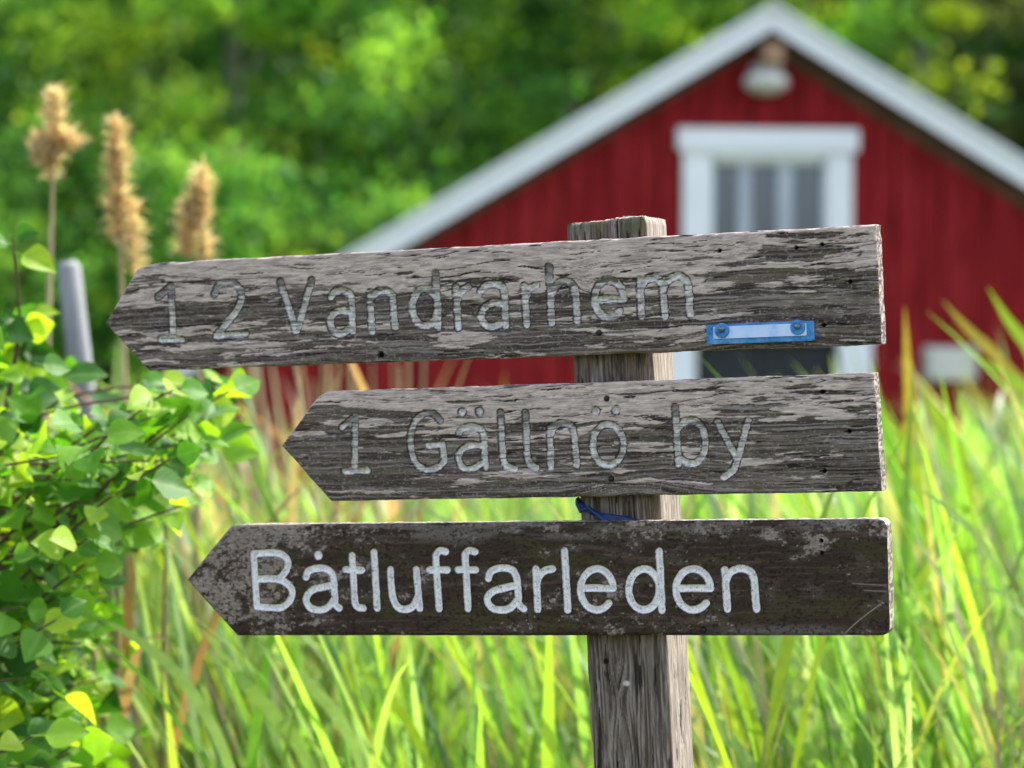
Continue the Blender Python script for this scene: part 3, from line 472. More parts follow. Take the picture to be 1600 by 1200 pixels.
# ---------------------------------------------------------------- the signpost
SIGN=json.loads(r'''{"BOARDS":[{"poly":[[-615.3,1543.7],[-572.5,1603.0],[-548.1,1608.3],[264.1,1608.7],[265.8,1488.0],[-563.3,1488.7]],"letters":[["1",[[[-548.0,1570.4],[-531.6,1581.8]],[[-531.2,1581.1],[-531.5,1522.6]],[[-545.9,1523.4],[-521.2,1521.5]]]],["2",[[[-478.1,1570.3],[-476.8,1572.9],[-475.6,1575.5],[-474.2,1578.0],[-472.2,1579.9],[-469.5,1581.4],[-466.2,1582.4],[-462.7,1582.9],[-459.6,1582.9],[-456.6,1582.3],[-453.6,1581.1],[-450.9,1579.4],[-448.8,1577.5],[-447.2,1575.3],[-446.0,1572.7],[-445.3,1569.8],[-445.3,1566.8],[-446.0,1563.4],[-447.3,1559.6],[-449.2,1555.8],[-451.3,1552.2],[-453.9,1548.7],[-457.0,1545.3],[-460.3,1542.0],[-463.6,1538.5],[-467.0,1535.0],[-470.5,1531.4],[-474.0,1527.8],[-477.5,1524.2]],[[-477.5,1524.2],[-441.4,1525.3]]]],["V",[[[-397.4,1580.9],[-380.9,1526.9]],[[-359.7,1580.6],[-379.4,1526.8]]]],["a",[[[-337.5,1561.5],[-336.4,1562.9],[-335.4,1564.4],[-334.2,1565.8],[-332.8,1566.8],[-330.9,1567.5],[-328.8,1567.9],[-326.6,1568.0],[-324.4,1567.9],[-322.0,1567.3],[-319.5,1566.5],[-317.2,1565.3],[-315.4,1564.0],[-314.4,1562.6],[-313.9,1561.2],[-313.6,1559.2],[-313.4,1556.3],[-313.3,1551.8],[-313.3,1546.1],[-313.4,1540.4],[-313.5,1535.4],[-313.4,1531.7],[-313.3,1528.6],[-313.3,1525.8],[-313.2,1522.9]],[[-313.9,1544.5],[-316.5,1545.0],[-319.2,1545.6],[-321.8,1546.1],[-324.4,1546.3],[-327.1,1546.1],[-329.8,1545.7],[-332.3,1545.0],[-334.4,1543.9],[-336.1,1542.3],[-337.6,1540.3],[-338.7,1538.1],[-339.3,1535.7],[-339.3,1533.1],[-338.9,1530.2],[-338.0,1527.4],[-336.6,1525.2],[-334.6,1523.5],[-331.9,1522.2],[-329.0,1521.4],[-326.1,1521.3],[-323.3,1522.1],[-320.4,1523.6],[-317.5,1525.5],[-314.5,1527.1]]]],["n",[[[-291.2,1564.3],[-290.6,1522.7]],[[-290.8,1557.4],[-289.0,1559.2],[-287.4,1561.0],[-285.6,1562.7],[-283.7,1564.0],[-281.6,1564.9],[-279.3,1565.6],[-277.0,1565.8],[-274.7,1565.7],[-272.3,1565.1],[-269.8,1564.2],[-267.5,1562.9],[-265.9,1561.2],[-265.0,1559.3],[-264.8,1557.2],[-264.9,1554.5],[-264.8,1550.8],[-264.4,1545.6],[-264.1,1539.2],[-263.8,1532.4],[-263.4,1525.9]]]],["d",[[[-214.1,1581.6],[-213.4,1524.6]],[[-213.0,1545.2],[-213.3,1550.6],[-214.7,1555.6],[-217.1,1559.9],[-220.3,1563.2],[-224.0,1565.1],[-228.0,1565.7],[-232.0,1564.8],[-235.7,1562.4],[-238.8,1558.8],[-241.0,1554.3],[-242.3,1549.1],[-242.5,1543.7],[-241.6,1538.4],[-239.7,1533.7],[-236.9,1529.9],[-233.4,1527.2],[-229.5,1526.0],[-225.4,1526.2],[-221.6,1527.9],[-218.2,1530.8],[-215.5,1534.9],[-213.7,1539.8],[-213.0,1545.2]]]],["r",[[[-191.6,1565.5],[-190.3,1522.4]],[[-190.7,1551.1],[-189.8,1553.2],[-189.0,1555.2],[-188.0,1557.2],[-186.7,1559.1],[-184.8,1560.9],[-182.5,1562.5],[-180.0,1564.0],[-177.7,1565.6]]]],["a",[[[-163.3,1559.5],[-162.0,1561.1],[-160.9,1562.7],[-159.5,1564.2],[-158.0,1565.4],[-156.0,1566.2],[-153.8,1566.7],[-151.5,1567.0],[-149.2,1567.1],[-146.8,1566.8],[-144.2,1566.4],[-141.8,1565.7],[-139.8,1564.6],[-138.5,1563.4],[-137.6,1562.0],[-137.0,1560.0],[-136.5,1557.0],[-136.3,1552.3],[-136.3,1546.4],[-136.5,1540.4],[-136.6,1535.2],[-136.5,1531.4],[-136.5,1528.2],[-136.4,1525.3],[-136.3,1522.3]],[[-136.2,1545.4],[-139.3,1546.0],[-142.4,1546.8],[-145.5,1547.3],[-148.5,1547.3],[-151.5,1546.6],[-154.5,1545.5],[-157.3,1544.0],[-159.6,1542.3],[-161.3,1540.3],[-162.5,1537.9],[-163.3,1535.3],[-163.5,1532.9],[-163.1,1530.5],[-162.0,1527.9],[-160.6,1525.6],[-158.8,1523.9],[-156.6,1522.7],[-154.1,1522.1],[-151.4,1521.9],[-148.7,1522.1],[-146.0,1523.0],[-143.2,1524.5],[-140.4,1526.2],[-137.6,1527.8]]]],["r",[[[-113.9,1563.5],[-112.5,1522.7]],[[-112.9,1550.5],[-111.8,1553.0],[-110.8,1555.5],[-109.7,1557.9],[-108.3,1559.8],[-106.5,1561.1],[-104.5,1562.0],[-102.3,1562.7],[-100.2,1563.5]]]],["h",[[[-85.2,1582.4],[-84.5,1523.0]],[[-84.1,1553.4],[-82.5,1556.0],[-80.9,1558.7],[-79.2,1561.2],[-77.3,1563.2],[-75.3,1564.8],[-73.1,1566.0],[-70.9,1566.7],[-68.7,1566.9],[-66.3,1566.3],[-63.7,1565.1],[-61.4,1563.5],[-59.6,1561.7],[-58.5,1560.1],[-57.9,1558.4],[-57.5,1556.0],[-57.1,1552.2],[-56.7,1546.6],[-56.5,1539.5],[-56.2,1531.9],[-56.0,1524.6]]]],["e",[[[-35.4,1545.9],[-4.5,1544.6]],[[-4.5,1544.6],[-4.5,1547.3],[-5.0,1551.6],[-6.2,1555.6],[-8.2,1559.1],[-10.6,1562.0],[-13.6,1564.2],[-16.8,1565.6],[-20.3,1566.0],[-23.7,1565.5],[-27.0,1564.1],[-29.9,1561.8],[-32.4,1558.8],[-34.3,1555.2],[-35.6,1551.1],[-36.1,1546.9],[-35.8,1542.6],[-34.9,1538.4],[-33.2,1534.7],[-30.9,1531.5],[-28.1,1529.0],[-24.9,1527.4],[-21.5,1526.6],[-18.1,1526.8],[-14.7,1527.9],[-11.7,1529.8],[-9.0,1532.6]]]],["m",[[[14.3,1564.5],[14.4,1527.1]],[[14.7,1555.8],[16.1,1557.9],[17.5,1560.0],[18.9,1562.0],[20.6,1563.5],[22.7,1564.6],[25.0,1565.5],[27.5,1565.9],[29.7,1565.8],[31.8,1565.1],[33.9,1564.0],[35.7,1562.5],[37.1,1560.8],[38.0,1559.1],[38.4,1557.4],[38.6,1555.0],[38.9,1551.4],[39.2,1546.1],[39.5,1539.5],[39.8,1532.3],[40.0,1525.5]],[[39.7,1556.0],[41.5,1558.1],[43.2,1560.2],[45.0,1562.1],[46.9,1563.7],[49.1,1564.9],[51.4,1565.9],[53.8,1566.5],[56.0,1566.6],[58.2,1566.0],[60.5,1564.8],[62.5,1563.3],[64.1,1561.6],[65.1,1559.9],[65.8,1558.2],[66.2,1555.8],[66.5,1552.2],[66.8,1546.9],[66.9,1540.3],[66.9,1533.2],[67.0,1526.4]]]]]},{"poly":[[-402.7,1400.6],[-356.9,1453.3],[-345.2,1458.6],[257.0,1459.3],[260.8,1339.7],[-346.0,1339.3]],"letters":[["1",[[[-330.0,1419.1],[-313.6,1431.2]],[[-313.6,1431.2],[-316.5,1374.3]],[[-328.8,1371.7],[-301.5,1371.9]]]],["G",[[[-214.5,1423.8],[-216.2,1425.7],[-217.9,1427.7],[-219.6,1429.5],[-221.7,1430.8],[-224.0,1431.7],[-226.5,1432.2],[-229.2,1432.3],[-232.0,1431.8],[-234.9,1430.7],[-238.0,1429.1],[-240.9,1427.0],[-243.4,1424.5],[-245.3,1421.5],[-246.9,1417.9],[-248.2,1414.1],[-249.1,1410.2],[-249.8,1406.2],[-250.1,1402.0],[-250.1,1397.8],[-249.7,1393.7],[-249.0,1389.6],[-247.8,1385.4],[-246.3,1381.6],[-244.4,1378.4],[-241.9,1375.8],[-239.0,1373.7],[-235.9,1372.2],[-232.8,1371.3],[-229.6,1371.0],[-226.2,1371.3],[-223.0,1372.1],[-220.1,1373.1],[-217.7,1374.4],[-215.7,1376.1],[-213.7,1378.0],[-211.7,1379.8]],[[-211.7,1379.8],[-213.3,1398.3]],[[-213.3,1398.3],[-228.8,1397.3]]]],["ä",[[[-193.7,1409.5],[-192.5,1411.0],[-191.4,1412.4],[-190.1,1413.8],[-188.4,1414.9],[-186.1,1415.7],[-183.5,1416.3],[-180.7,1416.7],[-178.1,1416.7],[-175.5,1416.3],[-172.9,1415.5],[-170.6,1414.4],[-168.7,1413.0],[-167.4,1411.4],[-166.5,1409.4],[-165.8,1407.0],[-165.4,1404.1],[-165.2,1400.2],[-165.2,1395.5],[-165.3,1390.7],[-165.3,1386.3],[-165.1,1382.6],[-164.9,1379.2],[-164.6,1376.0],[-164.4,1372.7]],[[-165.7,1395.2],[-169.0,1395.6],[-172.3,1396.0],[-175.6,1396.3],[-178.8,1396.2],[-182.0,1395.7],[-185.3,1394.9],[-188.2,1393.8],[-190.7,1392.3],[-192.6,1390.5],[-194.0,1388.3],[-195.0,1385.9],[-195.4,1383.5],[-195.1,1381.0],[-194.3,1378.3],[-193.0,1375.8],[-191.4,1373.9],[-189.5,1372.4],[-187.4,1371.4],[-184.9,1370.8],[-181.9,1371.0],[-178.3,1372.0],[-174.2,1373.9],[-169.8,1376.1],[-165.6,1378.1]],[[-189.2,1432.0],[-189.1,1431.9]],[[-169.4,1432.1],[-169.3,1432.0]]]],["l",[[[-145.5,1430.8],[-145.4,1422.7],[-145.4,1414.3],[-145.3,1406.3],[-145.2,1399.5],[-145.1,1394.1],[-145.0,1389.6],[-144.8,1385.8],[-144.4,1382.5],[-143.9,1379.5],[-143.2,1377.2],[-142.4,1375.2],[-141.1,1373.6],[-139.2,1372.3],[-136.8,1371.4],[-134.2,1370.7],[-131.8,1370.0]]]],["l",[[[-117.4,1429.4],[-117.3,1421.4],[-117.2,1413.2],[-117.1,1405.5],[-117.0,1398.8],[-117.1,1393.6],[-117.2,1389.4],[-117.2,1385.8],[-116.9,1382.6],[-116.2,1379.7],[-115.3,1377.3],[-114.1,1375.3],[-112.9,1373.7],[-111.6,1372.5],[-110.2,1371.9],[-108.7,1371.4],[-107.3,1370.9]]]],["n",[[[-90.7,1413.1],[-90.8,1371.2]],[[-90.2,1406.3],[-88.8,1408.6],[-87.3,1411.0],[-85.9,1413.2],[-84.2,1415.0],[-82.2,1416.2],[-80.0,1417.0],[-77.8,1417.4],[-75.5,1417.4],[-73.1,1417.1],[-70.6,1416.4],[-68.2,1415.3],[-66.4,1413.8],[-65.3,1412.4],[-64.7,1410.9],[-64.3,1408.4],[-63.9,1404.4],[-63.4,1398.0],[-63.0,1389.9],[-62.6,1381.1],[-62.2,1372.7]]]],["ö",[[[-10.0,1393.0],[-10.2,1398.0],[-11.4,1402.7],[-13.4,1406.9],[-16.1,1410.3],[-19.4,1412.9],[-23.1,1414.4],[-27.0,1414.8],[-30.9,1414.1],[-34.6,1412.2],[-37.8,1409.3],[-40.5,1405.5],[-42.4,1401.1],[-43.5,1396.3],[-43.7,1391.3],[-43.0,1386.4],[-41.4,1381.9],[-39.0,1378.0],[-35.9,1375.0],[-32.4,1373.0],[-28.6,1372.0],[-24.6,1372.2],[-20.8,1373.6],[-17.4,1376.0],[-14.4,1379.3],[-12.1,1383.5],[-10.6,1388.1],[-10.0,1393.0]],[[-38.9,1428.9],[-38.8,1428.9]],[[-17.1,1429.3],[-16.9,1429.2]]]],["b",[[[47.7,1430.2],[49.1,1371.1]],[[48.3,1407.0],[50.6,1409.2],[52.8,1411.6],[55.1,1413.8],[57.5,1415.4],[60.1,1416.4],[62.7,1417.0],[65.4,1417.0],[67.9,1416.4],[70.3,1415.0],[72.7,1413.0],[74.8,1410.4],[76.5,1407.6],[77.6,1404.3],[78.3,1400.6],[78.7,1396.7],[78.7,1393.0],[78.4,1389.5],[77.8,1386.0],[76.9,1382.7],[75.5,1379.8],[73.6,1377.3],[71.3,1375.0],[68.7,1373.2],[66.3,1372.1],[64.0,1371.7],[61.8,1372.0],[59.6,1372.7],[57.4,1373.6],[55.3,1374.7],[53.3,1376.1],[51.3,1377.6],[49.3,1379.1]]]],["y",[[[92.5,1414.4],[112.2,1375.1]],[[125.1,1414.9],[123.4,1409.5],[121.6,1404.0],[119.9,1398.5],[118.3,1393.4],[116.7,1388.4],[115.1,1383.6],[113.6,1379.1],[112.2,1375.1],[110.9,1371.6],[109.8,1368.5],[108.6,1365.7],[107.0,1363.3],[104.9,1361.4],[102.4,1359.8],[99.8,1358.4],[97.3,1356.9]]]]]},{"poly":[[-524.5,1254.3],[-468.4,1313.5],[-458.9,1314.8],[265.0,1311.9],[264.3,1194.3],[-465.3,1192.4]],"letters":[["B",[[[-441.4,1282.8],[-439.8,1224.2]],[[-440.6,1282.8],[-433.5,1283.1],[-426.1,1283.5],[-419.2,1283.7],[-413.4,1283.3],[-409.0,1282.3],[-405.6,1280.8],[-403.1,1279.0],[-401.3,1276.9],[-400.3,1274.4],[-400.1,1271.5],[-400.7,1268.5],[-401.7,1265.6],[-403.4,1262.9],[-405.8,1260.1],[-408.5,1257.6],[-411.4,1255.8],[-414.2,1255.0],[-417.2,1254.9],[-420.4,1255.1],[-423.8,1255.2],[-427.6,1255.0],[-431.7,1254.9],[-436.0,1254.7],[-440.2,1254.6]],[[-423.8,1255.2],[-419.8,1254.8],[-415.8,1254.5],[-411.9,1254.0],[-408.4,1253.0],[-405.0,1251.3],[-401.7,1249.0],[-399.0,1246.4],[-397.1,1243.8],[-396.3,1241.1],[-396.3,1238.2],[-397.1,1235.3],[-398.3,1232.6],[-400.3,1229.9],[-403.0,1227.3],[-406.2,1225.1],[-409.5,1223.5],[-413.1,1222.8],[-417.0,1222.9],[-421.1,1223.2],[-425.0,1223.5],[-428.8,1223.6],[-432.4,1223.8],[-436.1,1224.0],[-439.8,1224.2]]]],["å",[[[-379.0,1256.4],[-378.3,1258.2],[-377.8,1260.1],[-377.0,1261.9],[-375.6,1263.4],[-373.3,1264.5],[-370.3,1265.5],[-367.1,1266.1],[-364.0,1266.4],[-361.0,1266.5],[-357.9,1266.2],[-355.1,1265.6],[-352.6,1264.6],[-350.6,1263.4],[-349.0,1261.9],[-347.8,1260.0],[-346.8,1257.6],[-346.2,1254.7],[-346.0,1251.2],[-345.9,1247.5],[-345.8,1243.6],[-345.6,1239.4],[-345.5,1234.7],[-345.4,1230.3],[-344.9,1226.9],[-344.0,1225.0],[-342.9,1224.0],[-341.7,1223.5],[-340.5,1222.7]],[[-345.6,1247.8],[-348.8,1247.4],[-352.0,1246.9],[-355.3,1246.4],[-358.7,1245.8],[-362.4,1245.0],[-366.4,1244.2],[-370.2,1243.1],[-373.4,1241.6],[-375.8,1239.7],[-377.8,1237.4],[-379.2,1234.9],[-379.9,1232.5],[-379.7,1230.1],[-378.8,1227.6],[-377.4,1225.3],[-375.6,1223.4],[-373.4,1222.2],[-370.7,1221.3],[-367.8,1220.8],[-365.0,1220.6],[-362.2,1220.8],[-359.4,1221.3],[-356.7,1222.1],[-354.2,1223.4],[-352.0,1225.2],[-350.0,1227.6],[-348.1,1230.1],[-346.2,1232.5]],[[-363.5,1280.4],[-363.3,1280.2]]]],["t",[[[-323.1,1279.8],[-323.0,1273.3],[-322.9,1266.7],[-322.7,1260.2],[-322.6,1254.0],[-322.5,1247.7],[-322.4,1241.3],[-322.3,1235.6],[-321.9,1231.0],[-321.5,1228.0],[-320.9,1226.2],[-320.2,1225.0],[-319.2,1224.1],[-317.8,1223.3],[-316.0,1223.0],[-314.2,1222.9],[-312.4,1222.7]],[[-331.3,1264.5],[-312.4,1263.7]]]],["l",[[[-297.3,1283.0],[-295.8,1222.7]]]],["u",[[[-278.5,1264.2],[-278.5,1259.8],[-278.6,1255.3],[-278.5,1251.0],[-278.4,1246.9],[-278.2,1243.1],[-277.9,1239.5],[-277.4,1236.1],[-276.7,1233.0],[-275.6,1230.1],[-274.4,1227.4],[-272.8,1225.1],[-271.0,1223.3],[-268.9,1222.1],[-266.4,1221.4],[-263.8,1221.1],[-261.4,1221.2],[-259.2,1221.7],[-257.0,1222.5],[-254.9,1223.7],[-253.1,1225.4],[-251.5,1227.6],[-250.1,1230.5],[-248.8,1233.5],[-247.4,1236.4]],[[-248.6,1264.0],[-246.1,1222.6]]]],["f",[[[-213.9,1283.0],[-215.3,1283.5],[-216.9,1284.0],[-218.3,1284.4],[-219.7,1284.4],[-221.0,1284.0],[-222.3,1283.3],[-223.4,1282.2],[-224.3,1281.0],[-224.8,1280.0],[-225.1,1278.9],[-225.2,1277.2],[-225.3,1274.2],[-225.2,1269.5],[-225.1,1263.5],[-224.9,1256.8],[-224.7,1250.1],[-224.4,1243.3],[-224.1,1236.3],[-223.8,1229.0],[-223.5,1221.9]],[[-233.1,1263.6],[-213.1,1263.5]]]],["f",[[[-180.1,1282.7],[-181.8,1283.2],[-183.5,1283.7],[-185.1,1284.1],[-186.6,1284.1],[-187.9,1283.7],[-189.1,1283.0],[-190.0,1282.0],[-190.8,1280.8],[-191.2,1279.7],[-191.4,1278.6],[-191.4,1276.9],[-191.4,1273.9],[-191.3,1269.2],[-191.2,1263.3],[-191.0,1256.6],[-190.8,1249.9],[-190.7,1243.2],[-190.6,1236.2],[-190.5,1229.0],[-190.4,1221.9]],[[-199.9,1263.4],[-180.1,1263.3]]]],["a",[[[-165.8,1253.9],[-165.2,1255.9],[-164.7,1257.9],[-163.9,1259.8],[-162.6,1261.4],[-160.6,1262.7],[-158.0,1263.8],[-155.1,1264.6],[-152.3,1265.1],[-149.4,1265.3],[-146.3,1265.2],[-143.3,1264.8],[-140.7,1264.0],[-138.7,1262.9],[-137.0,1261.4],[-135.6,1259.5],[-134.5,1257.2],[-133.7,1254.2],[-133.3,1250.6],[-133.1,1246.8],[-132.8,1242.9],[-132.7,1238.7],[-132.6,1234.1],[-132.5,1229.9],[-132.0,1226.6],[-131.0,1224.6],[-129.8,1223.5],[-128.4,1222.7],[-127.1,1221.8]],[[-133.4,1247.0],[-136.4,1246.3],[-139.4,1245.7],[-142.5,1245.1],[-145.8,1244.3],[-149.6,1243.5],[-153.9,1242.6],[-157.9,1241.6],[-161.2,1240.3],[-163.8,1238.5],[-165.9,1236.5],[-167.4,1234.3],[-168.1,1232.1],[-167.8,1229.8],[-166.8,1227.3],[-165.2,1225.0],[-163.3,1223.2],[-161.0,1222.0],[-158.3,1221.1],[-155.3,1220.6],[-152.5,1220.5],[-149.7,1220.6],[-146.8,1221.1],[-144.1,1222.0],[-141.5,1223.2],[-139.3,1225.0],[-137.2,1227.2],[-135.2,1229.7],[-133.2,1232.0]]]],["r",[[[-111.9,1263.8],[-111.3,1221.1]],[[-111.3,1248.2],[-110.5,1250.5],[-109.8,1252.9],[-108.9,1255.1],[-107.8,1257.0],[-106.4,1258.7],[-104.8,1260.2],[-103.0,1261.4],[-101.2,1262.4],[-99.3,1263.0],[-97.3,1263.3],[-95.3,1263.5],[-93.2,1263.7]]]],["l",[[[-79.0,1282.5],[-77.7,1220.4]]]],["e",[[[-61.9,1243.3],[-26.6,1243.2]],[[-26.6,1243.2],[-26.6,1243.9],[-27.2,1248.5],[-28.7,1252.8],[-30.8,1256.6],[-33.7,1259.7],[-37.0,1262.0],[-40.7,1263.3],[-44.7,1263.7],[-48.6,1263.0],[-52.3,1261.3],[-55.7,1258.6],[-58.5,1255.2],[-60.7,1251.2],[-62.1,1246.7],[-62.7,1242.0],[-62.4,1237.3],[-61.3,1232.8],[-59.3,1228.8],[-56.7,1225.4],[-53.5,1222.8],[-49.9,1221.1],[-46.0,1220.4],[-42.1,1220.8],[-38.3,1222.1],[-34.8,1224.4],[-31.8,1227.5]]]],["d",[[[25.1,1281.6],[25.7,1220.3]],[[23.7,1241.7],[23.4,1246.6],[22.3,1251.3],[20.3,1255.4],[17.6,1258.8],[14.3,1261.3],[10.6,1262.8],[6.8,1263.1],[2.9,1262.2],[-0.7,1260.3],[-4.0,1257.3],[-6.6,1253.5],[-8.5,1249.1],[-9.6,1244.3],[-9.8,1239.3],[-9.0,1234.5],[-7.4,1230.0],[-5.1,1226.2],[-2.1,1223.2],[1.4,1221.3],[5.2,1220.4],[9.1,1220.7],[12.9,1222.1],[16.4,1224.6],[19.3,1228.0],[21.6,1232.1],[23.1,1236.8],[23.7,1241.7]]]],["e",[[[42.4,1242.9],[78.9,1242.8]],[[78.9,1242.8],[78.8,1243.5],[78.2,1248.0],[76.7,1252.3],[74.5,1256.1],[71.5,1259.1],[68.1,1261.4],[64.2,1262.7],[60.2,1263.0],[56.2,1262.3],[52.3,1260.6],[48.9,1258.1],[46.0,1254.7],[43.7,1250.7],[42.3,1246.3],[41.7,1241.6],[42.0,1237.0],[43.2,1232.6],[45.2,1228.6],[47.9,1225.3],[51.2,1222.7],[54.9,1221.0],[58.9,1220.3],[62.9,1220.7],[66.9,1222.0],[70.5,1224.3],[73.6,1227.4]]]],["n",[[[95.0,1261.9],[96.2,1221.3]],[[95.5,1250.0],[96.7,1252.4],[97.8,1255.0],[99.0,1257.3],[100.6,1259.2],[102.8,1260.7],[105.5,1261.9],[108.3,1262.7],[111.0,1263.1],[113.6,1263.0],[116.4,1262.5],[118.9,1261.7],[121.0,1260.4],[122.6,1258.9],[123.8,1257.0],[124.8,1254.7],[125.5,1251.8],[125.9,1248.2],[126.1,1244.0],[126.1,1239.5],[126.3,1235.4],[126.5,1231.7],[126.7,1228.2],[126.9,1224.7],[127.1,1221.3]]]]]}],"HOLES":[[[-281.0,1496.8],[-32.4,1510.9],[208.3,1591.5],[181.6,1589.6],[100.7,1590.3],[236.0,1552.6],[207.4,1509.7]],[[-26.5,1441.7],[-24.6,1357.8],[203.8,1442.1],[230.1,1401.2],[203.0,1361.5]],[[197.2,1290.6],[197.4,1278.2],[69.8,1199.1]]],"PLATE":[[85.1,1514.4],[197.6,1514.6],[198.2,1493.7],[85.7,1493.9]],"PLATESCREW":[[102.6,1508.5],[182.1,1508.7]]}''')
th,ph=R(20),R(2.1)
ax=Vector((math.cos(th)*math.cos(ph),-math.sin(th)*math.cos(ph),math.sin(ph)))
az_=Vector((-math.cos(th)*math.sin(ph),math.sin(th)*math.sin(ph),math.cos(ph)))
ay=Vector((math.sin(th),math.cos(th),0))
post=empty('signpost',(0,0,0),0,'weathered wooden signpost with three arrow boards pointing left','signpost')
Mx=Matrix((ax,ay,az_)).transposed().to_4x4(); Mx.translation=Vector((.1736,2.6517,0)); post.matrix_world=Mx

def crom(pts,n=4):
    P=[np.array(q,float) for q in pts]
    return P
def stroke_dist(X,Z,strokes):
    d=np.full(X.shape,1e3)
    for s in strokes:
        for (x0,z0),(x1,z1) in zip(s[:-1],s[1:]):
            dx,dz=x1-x0,z1-z0; L=dx*dx+dz*dz+1e-9
            t=np.clip(((X-x0)*dx+(Z-z0)*dz)/L,0,1); d=np.minimum(d,np.hypot(X-x0-t*dx,Z-z0-t*dz))
    return d
def board(idx,name_label,radius,dark,stroke):
    B=SIGN['BOARDS'][idx]; holes=SIGN['HOLES'][idx]; poly=np.array(B['poly']); tip=poly[0]; BL=poly[-1]; BR=poly[-2]; TR_=poly[-3]; TLs=poly[1:-3]
    TL=TLs[-1]; L=BR[0]-tip[0]; nu=int(L/.78); nv=152
    t=np.linspace(0,1,nv+1)[:,None]; s=np.linspace(0,1,nu+1)[None]
    def tz(q):
        zb_=np.interp(q[0],[BL[0],BR[0]],[BL[1],BR[1]]); zt=np.interp(q[0],[TL[0],TR_[0]],[TL[1],TR_[1]]); return (q[1]-zb_)/(zt-zb_)
    lp=[(0,BL[0]),(tz(tip),tip[0])]+[(tz(q),q[0]) for q in TLs]
    uL=np.interp(t[:,0],[q[0] for q in lp],[q[1] for q in lp]); uR=np.interp(t[:,0],[0,1],[BR[0],TR_[0]])
    H=TL[1]-BL[1]
    for side,arr in ((1,uR),(-1,uL)):
        if radius and side==1:
            dd=np.minimum(t[:,0],1-t[:,0])*H; k=dd<radius; arr[k]-=radius-np.sqrt(np.maximum(0,radius**2-(radius-dd[k])**2))
    uL=uL+.9*(fbm(t[:,0]*14,t[:,0]*0+3,idx+5,3)-.5)*(1 if not dark else .4); uR=uR+1.3*(fbm(t[:,0]*16,t[:,0]*0+3,idx+9,3)-.5)*(1 if not dark else .4)
    X=uL[:,None]*(1-s)+uR[:,None]*s
    zb_=np.interp(X[0],[BL[0],BR[0]],[BL[1],BR[1]])[None]; zt=np.interp(X[-1],[TL[0],TR_[0]],[TL[1],TR_[1]])[None]
    wob=1.5 if not dark else .35
    zb_=zb_+wob*(fbm(X[0]/28,X[0]*0,idx+21,3)-.5)[None]; zt=zt+wob*(fbm(X[-1]/28,X[-1]*0+5,idx+22,3)-.5)[None]
    Z=zb_*(1-t)+zt*t
    q=(Z-zb_)/(zt-zb_)       # 0 bottom .. 1 top
    sd=idx*100
    warp=5*fbm(X/70,Z/30,sd+1,2)+2.2*fbm(X/14,Z/9,sd+2,2)
    zz=Z+warp
    # a knot: grain flows round it
    for kx,kz,kr in ([(-60,1568,16)],[(-2,1352,15)],[(-40,1300,22)])[idx]:
        dx=(X-kx)/2.6; dz=(Z-kz); r=np.hypot(dx,dz); zz=zz+np.where(dz>0,1,-1)*kr*.55*np.exp(-(r/kr)**2)
    for kx,kz,kw,kh,am in ([(150,1488,70,26,-16),(-330,1608,80,22,14)],[(8,1339,52,22,-20),(-180,1459,90,18,12)],[(40,1312,110,26,16),(-250,1192,90,20,-12)])[idx]:
        zz=zz+am*np.exp(-((X-kx)/kw)**2)*np.exp(-np.abs(Z-kz)/kh)
    grain=fbm(X/90,zz/1.6,sd+3,4,.6); fine=fbm(X/9,zz/.75,sd+4,3,.6)
    band=fbm(X/160,zz/5,sd+5,2)
    crackn=fbm(X/34,zz/2.1,sd+6,3); crack=ss(.27,.22,crackn)
    crack2=ss(.022,.005,np.abs(fbm(X/150,zz/6.5,sd+7,2)-.5))*ss(.47,.56,fbm(X/70,zz/12,sd+8,2))
    # distances to the letters
    D=np.full(X.shape,1e3); ID=np.full(X.shape,-1)
    for li,(ch,st) in enumerate(B['letters']):
        st_=st; pts=np.array([p for q_ in st for p in q_]); a0,b0=pts.min(0)-9,pts.max(0)+9
        k=(X>a0[0])&(X<b0[0])&(Z>a0[1])&(Z<b0[1]); d=stroke_dist(X[k],Z[k],st)
        for q_ in st:      # dots are drilled wider than the strokes
            if len(q_)==2 and abs(q_[0][0]-q_[1][0])+abs(q_[0][1]-q_[1][1])<1: d=np.minimum(d,stroke_dist(X[k],Z[k],[q_])*.82)
        cur=D[k]; upd=d<cur; cur[upd]=d[upd]; D[k]=cur; i=ID[k]; i[upd]=li; ID[k]=i
    if dark: D=D+.55*(fbm(X/7,Z/5,sd+60,3)-.5)*2
    if not dark:
        D=D+.75*(fbm(X/3.2,Z/1.3,sd+9,2)-.5)*2
        # silvery outer skin left in flakes, chiefly along the top
        lv=.50*ss(.45,.93,q)+.20*ss(.26,.21,q)*ss(.14,.19,q)*ss(140,60,X)-.14*ss(.14,.0,q)-.16*ss(.62,.46,q)
        if idx==0: lv=lv+.26*ss(120,40,X)*ss(-480,-300,X)*ss(.5,.7,q)-.26*ss(80,150,X)+.10*ss(-480,-560,X)
        else: lv=lv-.06+.10*ss(-120,-60,X)*ss(.55,.8,q)-.22*ss(120,190,X)*ss(.9,.8,q)-.1*ss(-240,-300,X)
        n1=fbm(X/62,zz/6.2,sd+10,5,.60)
        skin=ss(.50,.555,n1+.36*lv-.02)
        skin*=(1-.75*crack)
        rel=.6*skin+.8*(grain-.5)+.35*(fine-.5)-1.2*crack*(1-.4*skin)-.7*crack2
        col=np.zeros(X.shape+(3,))+np.array([.135,.112,.10])
        col=mixc(col,(.055,.044,.040),ss(.56,.42,grain)); col=mixc(col,(.27,.245,.235),ss(.56,.72,grain)*.75)
        col=mixc(col,(.20,.16,.135),ss(.5,.7,band)*.35)
        col=mixc(col,(.10,.095,.06),ss(.56,.72,fbm(X/22,Z/7,sd+12,3))*.55)           # green-brown algae
